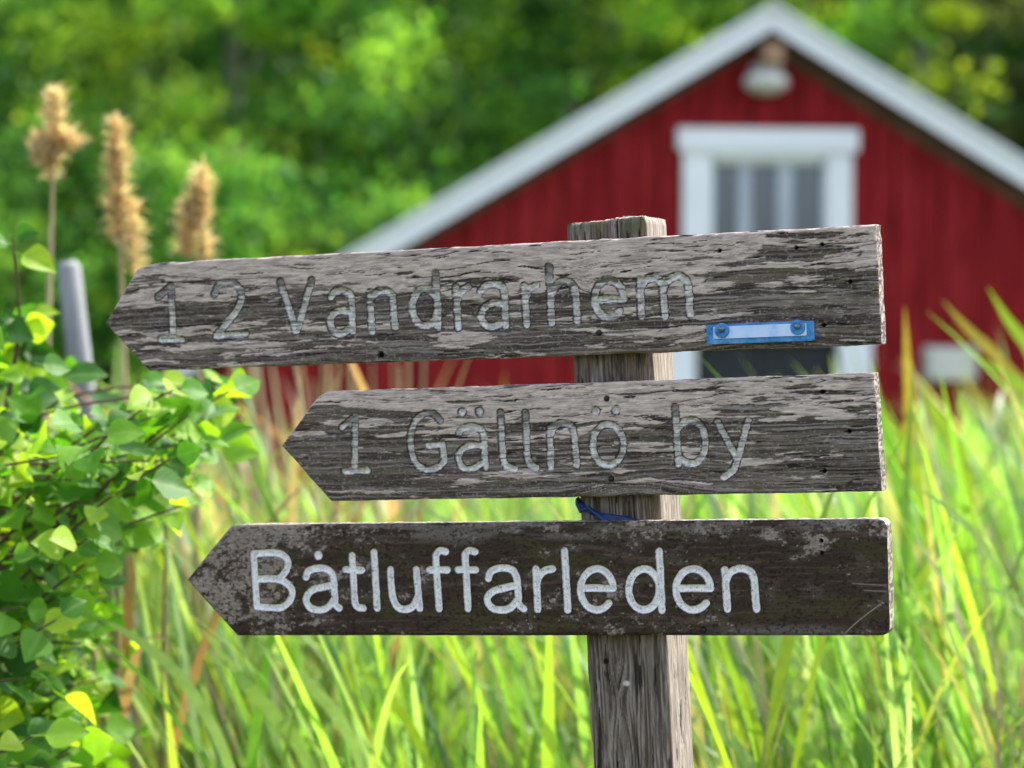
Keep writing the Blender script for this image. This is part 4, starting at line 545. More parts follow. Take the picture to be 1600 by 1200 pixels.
        sk=np.zeros(X.shape+(3,))+np.array([.47,.40,.365]); sk=mixc(sk,(.34,.285,.265),ss(.4,.65,fbm(X/16,zz/3,sd+13,3)))
        sk=mixc(sk,(.54,.475,.44),ss(.55,.7,fine)); col=col*(1-skin[...,None])+sk*skin[...,None]
        edge=ss(.485,.505,n1+.36*lv-.02)*(1-skin); col=mixc(col,(.045,.037,.034),edge*.5)
        col=mixc(col,(.022,.018,.017),crack*.9); col=mixc(col,(.028,.023,.021),crack2*.85)
        pocks=ss(.68,.78,fbm(X/2.4,Z/1.6,sd+14,2)); col=mixc(col,(.40,.37,.36),pocks*.35)
    else:
        g1=lambda cx,cz,rx,rz: np.exp(-((X-cx)/rx)**2-((Z-cz)/rz)**2)
        lv=-.17+.50*ss(-360,-450,X)*ss(-.05,.3,q)+.30*ss(-250,-400,X)+.42*ss(.84,.97,q)*(.6+.5*fbm(X/60,X*0,sd+1,2))+.34*g1(-15,1206,75,20)+.36*g1(130,1296,60,9)+1.0*g1(195,1284,15,14)+.30*g1(165,1283,9,6)
        lv=lv+.42*g1(255,1303,26,14)+.4*g1(180,1196,70,6)+.10*g1(-90,1230,120,20)+.22*g1(-20,1245,30,22)-.12*ss(60,120,X)*ss(.9,.7,q)
        m1=fbm(X/4.6,Z/3.6,sd+2,4,.65); m2=fbm(X/24,Z/12,sd+3,3)
        pale=ss(.57,.66,m1*.62+m2*.38+.30*lv-.015)
        streak=ss(.5,.75,fbm(X/60,zz/3.0,sd+4,4))
        rel=.35*(grain-.5)+.25*pale+.30*(m1-.5)
        col=np.zeros(X.shape+(3,))+np.array([.042,.029,.022]); col=mixc(col,(.095,.066,.050),streak*.75)
        col=mixc(col,(.055,.050,.022),ss(.52,.7,fbm(X/40,Z/14,sd+6,3))*.7)
        col=mixc(col,(.10,.085,.078),ss(.45,.7,m2+.3*lv)*.5)
        pc=np.zeros(X.shape+(3,))+np.array([.24,.205,.185]); pc=mixc(pc,(.34,.30,.285),ss(.5,.75,fine))
        col=col*(1-pale[...,None])+pc*pale[...,None]
        smooth_top=ss(.80,.9,q)*ss(.40,.60,fbm(X/70,Z/9+4,sd+7,2)); col=mixc(col,(.20,.18,.175),smooth_top*.55)
        col=mixc(col,(.16,.15,.15),.6*ss(.13,.03,q)*ss(60,120,X)*ss(240,190,X))
        col=mixc(col,(.012,.009,.008),ss(.60,.70,fbm(X/3.0,Z/2.2,sd+8,3))*.7)
        sc_=stroke_dist(X,Z,[[(219,1197),(229,1206),(243,1217),(256,1226)]]); col=mixc(col,(.30,.26,.23),ss(1.0,.3,sc_)*.9); rel=rel-.5*ss(1.0,.3,sc_)
        sc_=stroke_dist(X,Z,[[(228,1247),(262,1245)],[(240,1240),(262,1239)]]); col=mixc(col,(.26,.23,.20),ss(1.0,.2,sc_)*.7)
    if not dark: col=col*np.array([1.04,.96,.90])
    else: col=col*np.array([.95,.86,.78])
    # routed letters
    w=stroke; din=D<w
    prof=np.clip(1-(D/w)**2,0,1)
    if dark: dep=2.6*np.sqrt(prof); rel=rel*(1-.75*ss(w+.3,w-.6,D))-dep
    else: dep=3.8*np.clip(1-D/w,0,1)**.8; rel=rel*(1-.35*ss(w,w-.8,D))-dep
    lip=ss(w+1.0,w+.1,D)*ss(w-.6,w,D)
    m=ss(w+.15,w-.45,D)
    if dark:
        pc=np.zeros(X.shape+(3,))+np.array([.80,.76,.74]); pc=mixc(pc,(.56,.52,.54),ss(.62,.2,np.clip(D/w,0,1))*ss(.35,.65,fbm(X/5,Z/5,sd+30,3))*.8)
        pc=mixc(pc,(.12,.09,.07),ss(.70,.76,fbm(X/1.6,Z/1.6,sd+31,3))*.8); pc=mixc(pc,(.45,.41,.38),ss(.6,1,D/w)*.55)
        col=col*(1-m[...,None])+pc*m[...,None]; col=mixc(col,(.015,.011,.01),lip*.6)
    else:
        zc=(Z-BL[1])/H; left=fbm(X/13,Z/3.4,sd+33,3)
        keep=ss(.34,.46,left+.50*(.66-zc)+(.10 if idx else .04)); keep*=1-.8*ss(.44,.37,grain)
        keep=keep*(1-.7*skin*ss(.62,.74,zc)); keep=np.where((idx==1)&(zc>.60)&(np.isin(ID,[2,6])),np.maximum(keep,.9),keep)
        pc=np.zeros(X.shape+(3,))+np.array([.52,.48,.44]); pc=mixc(pc,(.72,.67,.62),ss(.45,.7,fbm(X/3,Z/3,sd+34,3)))
        gw=np.zeros(X.shape+(3,))+np.array([.15,.128,.11]); inn=gw*(1-keep[...,None])+pc*keep[...,None]
        col=col*(1-m[...,None])+inn*m[...,None]; rim=ss(w+1.1,w+.2,D)*ss(w-1.5,w-.6,D)*(.35+.65*ss(.34,.5,fbm(X/8,Z/4,sd+35,2))); col=mixc(col,(.022,.018,.016),rim*.9)  # dark rim: shadow along the groove edges painted into the wood colour
    # nail holes with checks running from them to the end
    nails=([0,1],[0,1],[2])[idx]
    for hi,(hx_,hz_) in enumerate(holes):
        r=np.hypot(X-hx_,Z-hz_); rad=(3.6 if (idx,hi)==(0,0) else 2.0) if hi not in nails or (idx,hi)==(0,0) else 3.1
        k=ss(rad+.5,rad-.5,r); rel=rel-(6*k if hi not in nails or (idx,hi)==(0,0) else 1.4*k); col=mixc(col,(.010,.008,.007),k*.95)
        if not dark and hi not in nails:
            lx=(X-hx_); c=ss(.9,.3,np.abs(Z-hz_-.4*np.sin(lx/7)+.0))*ss(-22*(1 if hi==1 else .3),-4,lx)*(ss(60 if hx_>200 else 18,30 if hx_>200 else 8,lx)); rel=rel-1.6*c; col=mixc(col,(.014,.011,.01),c*.9)
    ed=np.minimum(np.minimum(q*H,(1-q)*H),np.minimum((X-uL[:,None]),(uR[:,None]-X)))
    er=2.2 if not dark else 4.0
    rel=rel-er*.55*(1-np.clip(ed/er,0,1))**2
    if not dark:
        rel=rel-1.2*ss(2.6,.2,ed)*ss(.45,.6,fbm(X/11,Z/11,sd+40,3))
    Y=-rel
    nV=(nv+1)*(nu+1); idxg=np.arange(nV).reshape(nv+1,nu+1)
    V=np.stack([X,Y,Z],-1).reshape(-1,3); C=col.reshape(-1,3)
    F=np.stack([idxg[:-1,:-1],idxg[:-1,1:],idxg[1:,1:],idxg[1:,:-1]],-1).reshape(-1,4)
    Fd=np.where(np.all(din.reshape(-1)[F],axis=1),ID.reshape(-1)[F[:,0]],-1)
    # sides: the rim of the front joined back through several rings
    loop=np.concatenate([idxg[0,:-1],idxg[:-1,-1],idxg[-1,:0:-1],idxg[:0:-1,0]]); n=len(loop); T=25.
    lv_=V[loop]; cen=np.array([0,0,0]); rings=[loop]; VV=[V]; CC=[C]; tot=nV
    onR=np.zeros(n,bool); onR[nu:nu+nv]=True; onL=np.zeros(n,bool); onL[nu+nv+nu:]=True
    for kk,yy in enumerate((3.,8.,14.,20.,T)):
        r=lv_.copy(); r[:,1]=yy
        a_=np.arange(n); off=1.1*(fbm(a_/9.,a_*0+yy/2.0,sd+50,3)-.5)
        r[:,2]+=np.where(~(onR|onL),off,0); r[:,0]+=np.where(onR|onL,off,0)
        g_=fbm(a_/(3. if not dark else 5.),a_*0+yy/3.,sd+51,3)
        c=np.zeros((n,3))+np.array([.30,.26,.23] if not dark else [.34,.31,.24]); c=mixc(c,(.12,.095,.08),ss(.6,.4,g_)); c=mixc(c,(.46,.42,.36),ss(.55,.7,g_)*.7)  # edge colour made pale, as sun on the top and end faces
        VV.append(r); CC.append(c); rings.append(tot+np.arange(n)); tot+=n
    sf=[]
    for r0,r1 in zip(rings[:-1],rings[1:]):
        a_=r0; b_=np.roll(r0,-1); c_=np.roll(r1,-1); d_=r1; sf.append(np.stack([a_,d_,c_,b_],-1))
    # back: flat strip quads between bottom and top of the last ring
    rb=rings[-1]; bt=rb[:nu+1]; tp=np.concatenate([rb[nu+nv:nu+nv+nu],[rb[nu+nv+nu]]])[::-1]
    bk=np.stack([bt[:-1],tp[:-1],tp[1:],bt[1:]],-1)
    V=np.concatenate(VV)/1000.; C=np.clip(np.concatenate(CC),.004,.85)
    F2=np.concatenate([F[Fd<0]]+sf+[bk])
    def sub(Fs):
        u,inv=np.unique(Fs,return_inverse=True); return V[u],inv.reshape(Fs.shape),C[u]
    v_,f_,c_=sub(F2)
    bo=obj('sign_board',mesh('sign_board',v_,f_,M['wood3' if dark else 'wood'],True,c_),post,label=name_label)
    for li,(ch,_) in enumerate(B['letters']):
        Fs=F[Fd==li]
        if len(Fs):
            v_,f_,c_=sub(Fs); obj('letter',mesh('letter',v_,f_,M['paint'],True,c_),bo,label='routed letter '+ch if not ch.isdigit() else 'routed numeral '+ch)
    for hi in nails:
        if (idx,hi)==(0,0): continue
        hx_,hz_=np.array(holes[hi])/1000.
        MB().lathe([(.0026,.004),(.0026,-.0003),(.0018,-.0012),(.0003,-.0015)],(hx_,.0,hz_),'y',12).make('nail',M['rust'],bo,smooth=True)
    return bo
board(0,'top board, grey and flaking, reading 1 2 Vandrarhem',0,False,4.4)
board(1,'middle board, grey and cracked, reading 1 Gällnö by',0,False,4.0)
board(2,'bottom board, dark and mottled with white letters, reading Båtluffarleden',9,True,4.15)

# post: four faces wrapped in one skin
def make_post():
    zt,zm=1.628,.95; wx,wy,cr=.088,.086,.005
    per=[];seg=[]
    def edge(p0,p1,n):
        for i in range(n): t=i/n; per.append((p0[0]*(1-t)+p1[0]*t,p0[1]*(1-t)+p1[1]*t))
    c=cr; edge((c,0),(wx-c,0),72); edge((wx-c,0),(wx,c),4); edge((wx,c),(wx,wy-c),66); edge((wx,wy-c),(wx-c,wy),3)
    edge((wx-c,wy),(c,wy),22); edge((c,wy),(0,wy-c),3); edge((0,wy-c),(0,c),22); edge((0,c),(c,0),4)
    P=np.array(per); n=len(P); d=np.linalg.norm(np.roll(P,-1,0)-P,axis=1); U=np.concatenate([[0],np.cumsum(d)[:-1]])*1000
    zs=np.concatenate([np.linspace(0,zm,24)[:-1],np.linspace(zm,zt,570)]); nz=len(zs)
    Ug,Zg=np.meshgrid(U,zs*1000.); UU=Ug
    nrm=P-np.array([wx/2,wy/2]); nrm=np.where(np.abs(nrm)>=np.array([wx/2,wy/2])-.0001,np.sign(nrm),0); 
    warp=4*fbm(Zg/80,UU/25,701,2); u2=UU+warp
    for ku,kz,kr in ((28,1118,13),(150,1135,11),(120,1075,12),(60,1010,9)):
        du=UU-ku; r=np.hypot(du,(Zg-kz)/3); u2=u2+np.where(du>0,1,-1)*kr*.6*np.exp(-(r/kr)**2)
    grain=fbm(Zg/60,u2/1.7,702,4,.6); fine=fbm(Zg/9,u2/.8,703,3); crackn=fbm(Zg/50,u2/3,704,3); crack=ss(.30,.25,crackn)
    long=ss(1.2,.2,np.abs(UU-44-3*np.sin(Zg/40)))*ss(1120,1060,Zg)
    rel=1.5*(grain-.5)+.5*(fine-.5)-1.6*crack-2.2*long+1.2*(fbm(Zg/90,UU/30,709,2)-.5)
    col=np.zeros(Zg.shape+(3,))+np.array([.18,.142,.118]); col=mixc(col,(.085,.062,.048),ss(.54,.40,grain)); col=mixc(col,(.29,.25,.22),ss(.55,.7,grain)*.7)
    col=mixc(col,(.12,.085,.055),ss(.48,.66,fbm(Zg/60,UU/16,705,3))*.6)
    col=mixc(col,(.11,.115,.06),ss(1590,1615,Zg)*.5*ss(.4,.6,fbm(Zg/9,UU/9,706,2)))
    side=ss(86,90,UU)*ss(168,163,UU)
    col=mixc(col,(.40,.345,.29),side*(.45+.4*ss(.42,.6,grain)))  # right face painted paler beige to look sunlit
    nail=ss(3.4,2.6,np.hypot(UU-16,Zg-1163)); col=mixc(col,(.02,.013,.009),nail); rel=rel-2.0*nail
    chip=ss(3.5,2.,np.hypot((UU-38)/1.4,Zg-1140)); col=mixc(col,(.6,.56,.5),chip*.8)
    col=mixc(col,(.02,.017,.015),np.maximum(crack*.85,long*.9))
    split=ss(1.3,.5,np.abs(UU-52))*ss(1575,1600,Zg); col=mixc(col,(.012,.01,.01),split); rel=rel-5*split
    near=ss(zt*1000-2.5,zt*1000,Zg); rel=rel-2.0*near
    xs=P[:,0][None]+nrm[:,0][None]*rel/1000; ys=P[:,1][None]+nrm[:,1][None]*rel/1000
    topj=1.5*(fbm(UU/7,UU*0,707,3)-.5)/1000*near + near*.004*np.clip(P[:,0][None]/wx,0,1)
    xo=-.0745+(1.63-zs)[:,None]*.0155
    V=np.stack([xs+xo,ys+.0265,np.broadcast_to(zs[:,None],xs.shape)+topj],-1).reshape(-1,3)
    idg=np.arange(nz*n).reshape(nz,n); nx_=np.roll(idg,-1,1)
    F=np.stack([idg[:-1],nx_[:-1],nx_[1:],idg[1:]],-1).reshape(-1,4)
    # end grain on top: rings shrinking to the middle
    last=idg[-1]; VV=[V]; CC=[col.reshape(-1,3)]; FF=[F]; tot=len(V); c0=V[last].mean(0)
    for k,sc in enumerate((.9,.7,.45,.2,.02)):
        r=c0+(V[last]-c0)*sc; r[:,2]=V[last][:,2]+.0008*np.random.default_rng(k).normal(size=n)+.0015*(1-sc)
        c=np.zeros((n,3))+np.array([.34,.30,.26])*(1+.2*np.random.default_rng(k+9).normal(size=(n,1)))
        VV.append(r); CC.append(c); ids=tot+np.arange(n); FF.append(np.stack([last if k==0 else prev,np.roll(last if k==0 else prev,-1),np.roll(ids,-1),ids],-1)); prev=ids; tot+=n
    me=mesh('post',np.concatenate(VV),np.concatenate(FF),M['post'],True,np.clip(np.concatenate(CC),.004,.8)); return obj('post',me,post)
make_post()
# blue plastic reflector screwed to the top board
PL=np.array(SIGN['PLATE'])/1000.
x0,x1=PL[:,0].min(),PL[:,0].max(); z0,z1=PL[:,1].min()+.0005,PL[:,1].max()
pl=MB().box(x0,x1,-.0045,-.0005,z0,z1,.0012).make('reflector_plate',M['bluep'],post,label='small blue plastic plate')
MB().box(x0+.0075,x1-.0075,-.0062,-.0046,z0+.0055,z1-.0022,.0008).make('plate_inlay',M['palep'],pl,label='pale blue middle')
for px,pz in SIGN['PLATESCREW']:
    px,pz=px/1000,pz/1000
    MB().lathe([(.0078,-.0063),(.0078,-.0072),(.0068,-.0078)],(px,0,pz-.0003),'y',16).make('plate_boss',M['bluep'],pl)
    MB().lathe([(.0036,-.0079),(.0036,-.0092),(.0026,-.0102),(.0003,-.0104)],(px,0,pz+.001),'y',14).make('screw',M['screw'],pl,smooth=True)
# scrap of blue cord caught between the post and the bottom board
cs=[]
for k in range(7):
    a=random.uniform(-.003,.003)
    cs.append([(-.069+a,.024,1.337-k*.001),(-.062+a,.0185-.0006*k,1.329-.001*k),(-.052+a,.0175-.001*k,1.3205+.0012*k),(-.035,.0185-.0005*k,1.3185-.0016*k),(-.016+.003*k,.021,1.3155-.0008*k),(-.006+.002*k,.0250,1.304)])
mb=MB()
for c in cs: mb.tube(c,.0019,6)
sc=mb.make('blue_cord',M['cord'],None,smooth=True,label='scrap of blue cord caught on the post above the bottom board',cat='cord'); sc.matrix_world=Mx
# ---------------------------------------------------------------- reeds and grass
RC=[(.04,.10,.025),(.10,.23,.035),(.17,.33,.05),(.26,.38,.05),(.22,.34,.17),(.27,.21,.14)]
RW=(3,4,3.2,1.5,3,2.4)
def reed_batch(g,px,py,h,lean,nl=7,K=7,wid=.017,el_lo=55):
    """leaves and stems for many reeds; returns leaf ribbons, colours, stem ribbons"""
    n=len(px); pz=ground_z(px,py)
    LV=[];LC=[]; plant=palette(n,RC,RW,g,.12)
    for i in range(nl):
        fr=.30+.68*(i+g.random(n))/nl
        hb=h*fr; bx=px+lean[:,0]*hb*fr; by=py+lean[:,1]*hb*fr
        az=np.where(g.random(n)<.62,R(180)+g.normal(size=n)*.8,g.random(n)*6.283)
        el=R(el_lo)+g.random(n)*R(28); dr=g.random(n)**2.5*1.0; ln=g.uniform(.28,.52,n); w=wid*g.uniform(.6,1.25,n)
        LV.append(ribbons(np.stack([bx,by,pz+hb],1),az,el,dr,ln,w,K,g.normal(size=n)*.5))
        LC.append(plant*(.7+.3*g.random((n,1)))+.3*palette(n,RC,RW,g,.1))
    return np.concatenate(LV),np.concatenate(LC),pz
def stems(g,px,py,h,lean,pz,wid=.006,K=5):
    n=len(px); V=[]
    for q in (0,1):
        t=np.linspace(0,1,K+1); P=np.stack([px[:,None]+lean[:,:1]*h[:,None]*t*t,py[:,None]+lean[:,1:]*h[:,None]*t*t,pz[:,None]+h[:,None]*t],-1)
        a=g.random(n)*3.14+q*1.57; sd_=np.stack([np.cos(a),np.sin(a),a*0],-1)[:,None]*wid*.5*(1-.6*t)[None,:,None]
        V.append(np.stack([P-sd_,P+sd_],2).reshape(n,(K+1)*2,3))
    return np.concatenate(V)
def scatter(g,n,y0,y1,pad=.35,dens=None):
    y=(g.random(n)*(y1**2-y0**2)+y0**2)**.5; x=g.uniform(-1,1,n)*(.2*y+pad); return x,y
g=np.random.default_rng(101)
PT=([-300,0,330,400,520,620,800,1050,1380,1440,1600,1900],[560,570,640,730,790,760,745,725,690,640,600,580])
def height_at(x,y,g):
    """tops of the thicket: lower before the doorway, taller at both sides"""
    pt=np.interp(800+4000*x/y,*PT); z=1.5-(pt-533)/4000*y
    return (z-ground_z(x,y))*g.uniform(.62,.88,len(x))*np.interp(y,[3.2,5],[.93,1.])
def in_shed(x,y): return (y>14.2+.12*(x-1.5))&(x>-2.2)
def clear(x,y): return ~((np.abs(x-.15)<.10)&(np.abs(y-2.7)<.15))
def reeds(name,n,y0,y1,nl,K,wid,seed,pad=.35,hs=1.,**kw):
    g=np.random.default_rng(seed); x,y=scatter(g,n,y0,y1,pad); k=~in_shed(x,y); x,y=x[k],y[k]
    k=~((x/y<-.12)&(y<4.1)); x,y=x[k],y[k]
    k=(fbm(x/.35+40,y/.35+40,seed,3)>.40); x,y=x[k],y[k]
    h=height_at(x,y,g)*hs; lean=np.stack([g.normal(size=len(x))*.10-.06,g.normal(size=len(x))*.08],1)
    LV,LC,pz=reed_batch(g,x,y,h,lean,nl,K,wid)
    obj(name,ribmesh(name,LV,K,LC,M['reed']),kind='stuff')
    sv=stems(g,x,y,h,lean,pz); obj(name,ribmesh(name,sv,5,palette(len(sv),[(.25,.27,.07),(.38,.32,.17),(.16,.24,.05)],(1,1,1),g,.15),M['reed']),kind='stuff')
reeds('reeds',340,3.45,5.0,6,8,.018,201)
reeds('reeds',1500,5.0,9,6,6,.022,202)
reeds('reeds',2600,9,14.3,5,5,.026,203,pad=.8)
reeds('reeds',900,14.3,19,5,5,.03,207,pad=1.5)
# low grass, sedge and dead litter under them
def low(name,n,y0,y1,h0,h1,w,seed,cols,wts,pad=.4):
    g=np.random.default_rng(seed); x,y=scatter(g,n,y0,y1,pad); k=~in_shed(x,y); x,y=x[k],y[k]; n=len(x)
    V=ribbons(np.stack([x,y,ground_z(x,y)],1),g.random(n)*6.283,R(60)+g.random(n)*R(28),g.uniform(.1,1.6,n),g.uniform(h0,h1,n),w*g.uniform(.6,1.3,n),5,g.normal(size=n)*.8)
    obj(name,ribmesh(name,V,5,palette(n,cols,wts,g,.2),M['reed']),kind='stuff')
low('grass',4200,3.6,9.5,.4,.95,.013,301,RC,RW)
low('grass',6000,9.5,20,.4,.9,.02,302,RC,RW,1.2)
low('dry_grass',4200,3.2,9.5,.35,.95,.009,303,[(.22,.15,.08),(.30,.23,.14),(.12,.075,.04)],(2,2,2))
# tall single reeds one can follow with the eye
leaf_variants=[]
g=np.random.default_rng(55)
for i in range(8):
    V=ribbons(np.zeros((1,3)),np.zeros(1),np.array([R(62)+g.random()*R(20)]),np.array([g.uniform(.05,.8)]),np.array([g.uniform(.45,.7)]),np.array([g.uniform(.017,.025)]),9,np.array([g.normal()*.7]))
    leaf_variants.append(V)
reed_leaf_me=[]
for i,V in enumerate(leaf_variants):
    for c in ((.13,.24,.03),(.19,.28,.03),(.10,.19,.06)):
        reed_leaf_me.append(ribmesh('reed_leaf',V,9,np.array([c]),M['reed']))
def reed_plant(x,y,h,lean,az0,nl,label,group,seed,sc=1.,first=.35):
    r=random.Random(seed); z=float(ground_z(np.array(x),np.array(y)))
    e=empty('reed_plant',(x,y,z),0,label,'reed',group)
    pts=[(lean[0]*h*t*t,lean[1]*h*t*t,h*t) for t in np.linspace(0,1,7)]
    MB().tube(pts,[.0035,.0034,.0032,.003,.0026,.002,.0012],6).make('stem',M['straw'],e)
    for i in range(nl):
        t=first+(1-first)*(i+.5)/nl; o=obj('leaf',reed_leaf_me[r.randrange(len(reed_leaf_me))],e)
        o.location=(lean[0]*h*t*t,lean[1]*h*t*t,h*t); o.rotation_euler=(0,0,az0+(math.pi if i%2 else 0)*(r.random()<.45)+r.uniform(-.6,.6)); s=sc*r.uniform(.75,1.1); o.scale=(s,s,s)
    return e
r=random.Random(5)
for i in range(58):
    y=3.1+r.random()**1.3*2.6; x=r.uniform(-.19,.2)*y+.0
    if abs(x-.15)<.12 and y<3.3: x+=.3
    if x/y<0 and y<4.0: y+=1.1
    far=(x/y>.09)
    pt=np.interp(800+4000*x/y,*PT); hh=(1.5-(pt-533)/4000*y-float(ground_z(np.array(x),np.array(y))))*r.uniform(.55,.76)
    reed_plant(x,y,hh,(r.uniform(-.16,.03),r.uniform(-.08,.08)),math.pi+r.uniform(-.5,.5),r.randint(4,6),
      'green reed with long arching blades in the thicket behind the signpost','green reeds of the near thicket',i)
# the tall blades against the red wall on the right: each given by points in its own upright plane
def tall_reed(Y,blades,label,px_foot):
    xf=(px_foot-800)/4000*Y; z0=float(ground_z(np.array(xf),np.array(Y)))
    e=empty('reed_plant',(xf,Y,z0),0,label,'reed'); top=0
    for bi,(pts,w,c) in enumerate(blades):
        P=[np.array(((a-800)/4000*Y-xf,(.10*math.sin(bi*2.1+1)+.03*k),1.5+(533-b)/4000*Y-z0)) for k,(a,b) in enumerate(pts)]
        Q=[]
        PP=[2*P[0]-P[1]]+P+[2*P[-1]-P[-2]]
        for i in range(1,len(PP)-2):
            for t in np.linspace(0,1,6)[:-1]:
                a,b,c_,d=PP[i-1:i+3]; Q.append(.5*((2*b)+(c_-a)*t+(2*a-5*b+4*c_-d)*t*t+(3*b-a-3*c_+d)*t**3))
        Q.append(PP[-2]); n=len(Q); V=np.zeros((1,2*n,3))
        for i,q in enumerate(Q):
            t=i/(n-1); ww=w*.5*min(1,.15+(1-t)*2.4)*(.8+.2*math.sin(3*t)) if False else w*.5*min(1,.04+t*2.6)
            dr=Q[min(i+1,n-1)]-Q[max(i-1,0)]; s=np.cross(dr,np.array([.35,-1,.1])); s/=np.linalg.norm(s)+1e-9
            V[0,2*i]=q-s*ww; V[0,2*i+1]=q+s*ww
        obj('leaf',ribmesh('reed_blade',V,n-1,np.array([c]),M['reed']),e); top=max(top,P[-1][2])
    H=top; MB().tube([(0,0,H*t) for t in np.linspace(0,1,6)],[.004,.0038,.0035,.003,.0025,.0015],6).make('stem',M['straw'],e)
YG=(.24,.36,.035); OC=(.30,.24,.05); GN=(.13,.28,.04); PG=(.24,.36,.15)
tall_reed(5.0,[([(1483,468),(1530,515),(1590,570),(1650,650),(1660,800)],.026,OC),([(1543,448),(1580,500),(1625,560),(1665,700),(1662,830)],.028,YG),([(1520,560),(1570,590),(1625,640),(1660,760)],.024,YG)],'tall reed at the right edge with ochre blade tips against the red wall',1662)
tall_reed(4.8,[([(1424,478),(1432,560),(1440,640),(1436,760),(1440,900)],.024,OC),([(1436,600),(1475,660),(1520,740),(1530,900)],.026,YG)],'upright reed with an ochre tip left of the oval wall lamp',1470)
tall_reed(4.3,[([(1374,560),(1392,650),(1415,730),(1445,850),(1450,980)],.024,GN),([(1380,640),(1420,700),(1455,800),(1460,950)],.022,YG)],'green reed rising beside the right end of the middle board',1455)
tall_reed(3.5,[([(1440,762),(1500,800),(1560,855),(1610,940),(1630,1080)],.011,PG),([(1385,880),(1425,960),(1450,1040),(1475,1150),(1490,1300)],.013,GN)],'pale reed blade arching down at the right edge beside the lowest board',1560)
tall_reed(3.4,[([(1180,995),(1225,1050),(1260,1120),(1290,1210),(1300,1350)],.016,PG),([(1112,1000),(1150,1060),(1180,1130),(1215,1230),(1230,1350)],.019,YG)],'reed with one pale and one green blade below the right half of the lowest board',1260)
tall_reed(3.3,[([(1085,1105),(1120,1140),(1160,1190),(1210,1260),(1240,1350)],.020,PG)],'single pale blade leaning against the foot of the post at its right',1230)
tall_reed(3.4,[([(300,990),(345,1060),(390,1120),(450,1200),(500,1330)],.019,PG),([(390,1000),(450,1050),(520,1130),(560,1220),(580,1340)],.017,PG),([(150,945),(220,990),(290,1060),(350,1180),(380,1330)],.015,PG)],'reed with three pale blades leaning left below the tip of the lowest board',470)
tall_reed(3.6,[([(500,985),(530,1080),(560,1200),(575,1350)],.022,YG),([(545,1030),(600,1090),(650,1170),(690,1290),(700,1380)],.015,YG)],'yellow green reed below the word on the lowest board',600)
# dry reeds with plumes --------------------------------------------------
def dry_reed(px_top,py_top,Y,plume,stemlean,label,seed,width=1.):
    x=(px_top-800)/4000*Y; zt=1.5+(533-py_top)/4000*Y; r=random.Random(seed)
    z0=float(ground_z(np.array(x),np.array(Y))); e=empty('dry_reed',(x-stemlean*(zt-z0),Y,z0),0,label,'dry reed')
    H=zt-z0; pts=[(stemlean*H*t,0,H*t) for t in np.linspace(0,1,8)]
    MB().tube(pts,[.009,.0088,.0085,.008,.0072,.006,.004,.0012],7).make('stem',M['straw'],e)
    g=np.random.default_rng(seed); V=[]; plume=[(a_,b_,c_*.62,d_*1.12,n_) for a_,b_,c_,d_,n_ in plume]
    # plume: many small husks gathered on drooping side branches
    V=[];C=[]
    for (t0,t1,rad,off,n) in plume:   # distances below the tip in metres, radius, sideways offset
        n=int(n*.85); t=g.uniform(t0,t1,n); rr_=rad*np.sqrt(g.random(n))*(.35+.65*np.sin(np.pi*(t-t0)/(t1-t0+1e-6))**.6); a=g.random(n)*6.283
        base=np.stack([stemlean*(H-t)+off+rr_*np.cos(a),rr_*np.sin(a)*.8,H-t],1)
        V.append(ribbons(base,g.random(n)*6.283,g.uniform(.5,1.5,n),g.uniform(.2,2.2,n),g.uniform(.016,.040,n),g.uniform(.002,.0045,n),2,g.normal(size=n)))
    V=np.concatenate(V); obj('plume',ribmesh('plume',V,2,palette(len(V),[(.50,.39,.30),(.64,.54,.45),(.40,.28,.20)],(2,2,1),g,.15),M['reed']),e)
    return e
dry_reed(88,146,4.3,[(.0,.11,.020,.0,500),(.075,.125,.042,-.012,700),(.07,.10,.03,.022,250),(.11,.15,.018,-.005,160)],.035,'dry reed with a ragged plume, tallest and leftmost of the three',61)
dry_reed(183,190,4.3,[(.0,.10,.017,.0,500),(.05,.17,.021,-.003,800),(.12,.21,.016,-.006,380),(.14,.26,.014,.02,420)],-.03,'dry reed with a long full plume, middle of the three',62)
dry_reed(318,266,4.3,[(.0,.07,.010,.0,220),(.03,.10,.024,-.006,600),(.06,.15,.022,-.022,520),(.11,.16,.02,.004,260)],.02,'dry reed with a short bent plume above the tip of the top board',63)
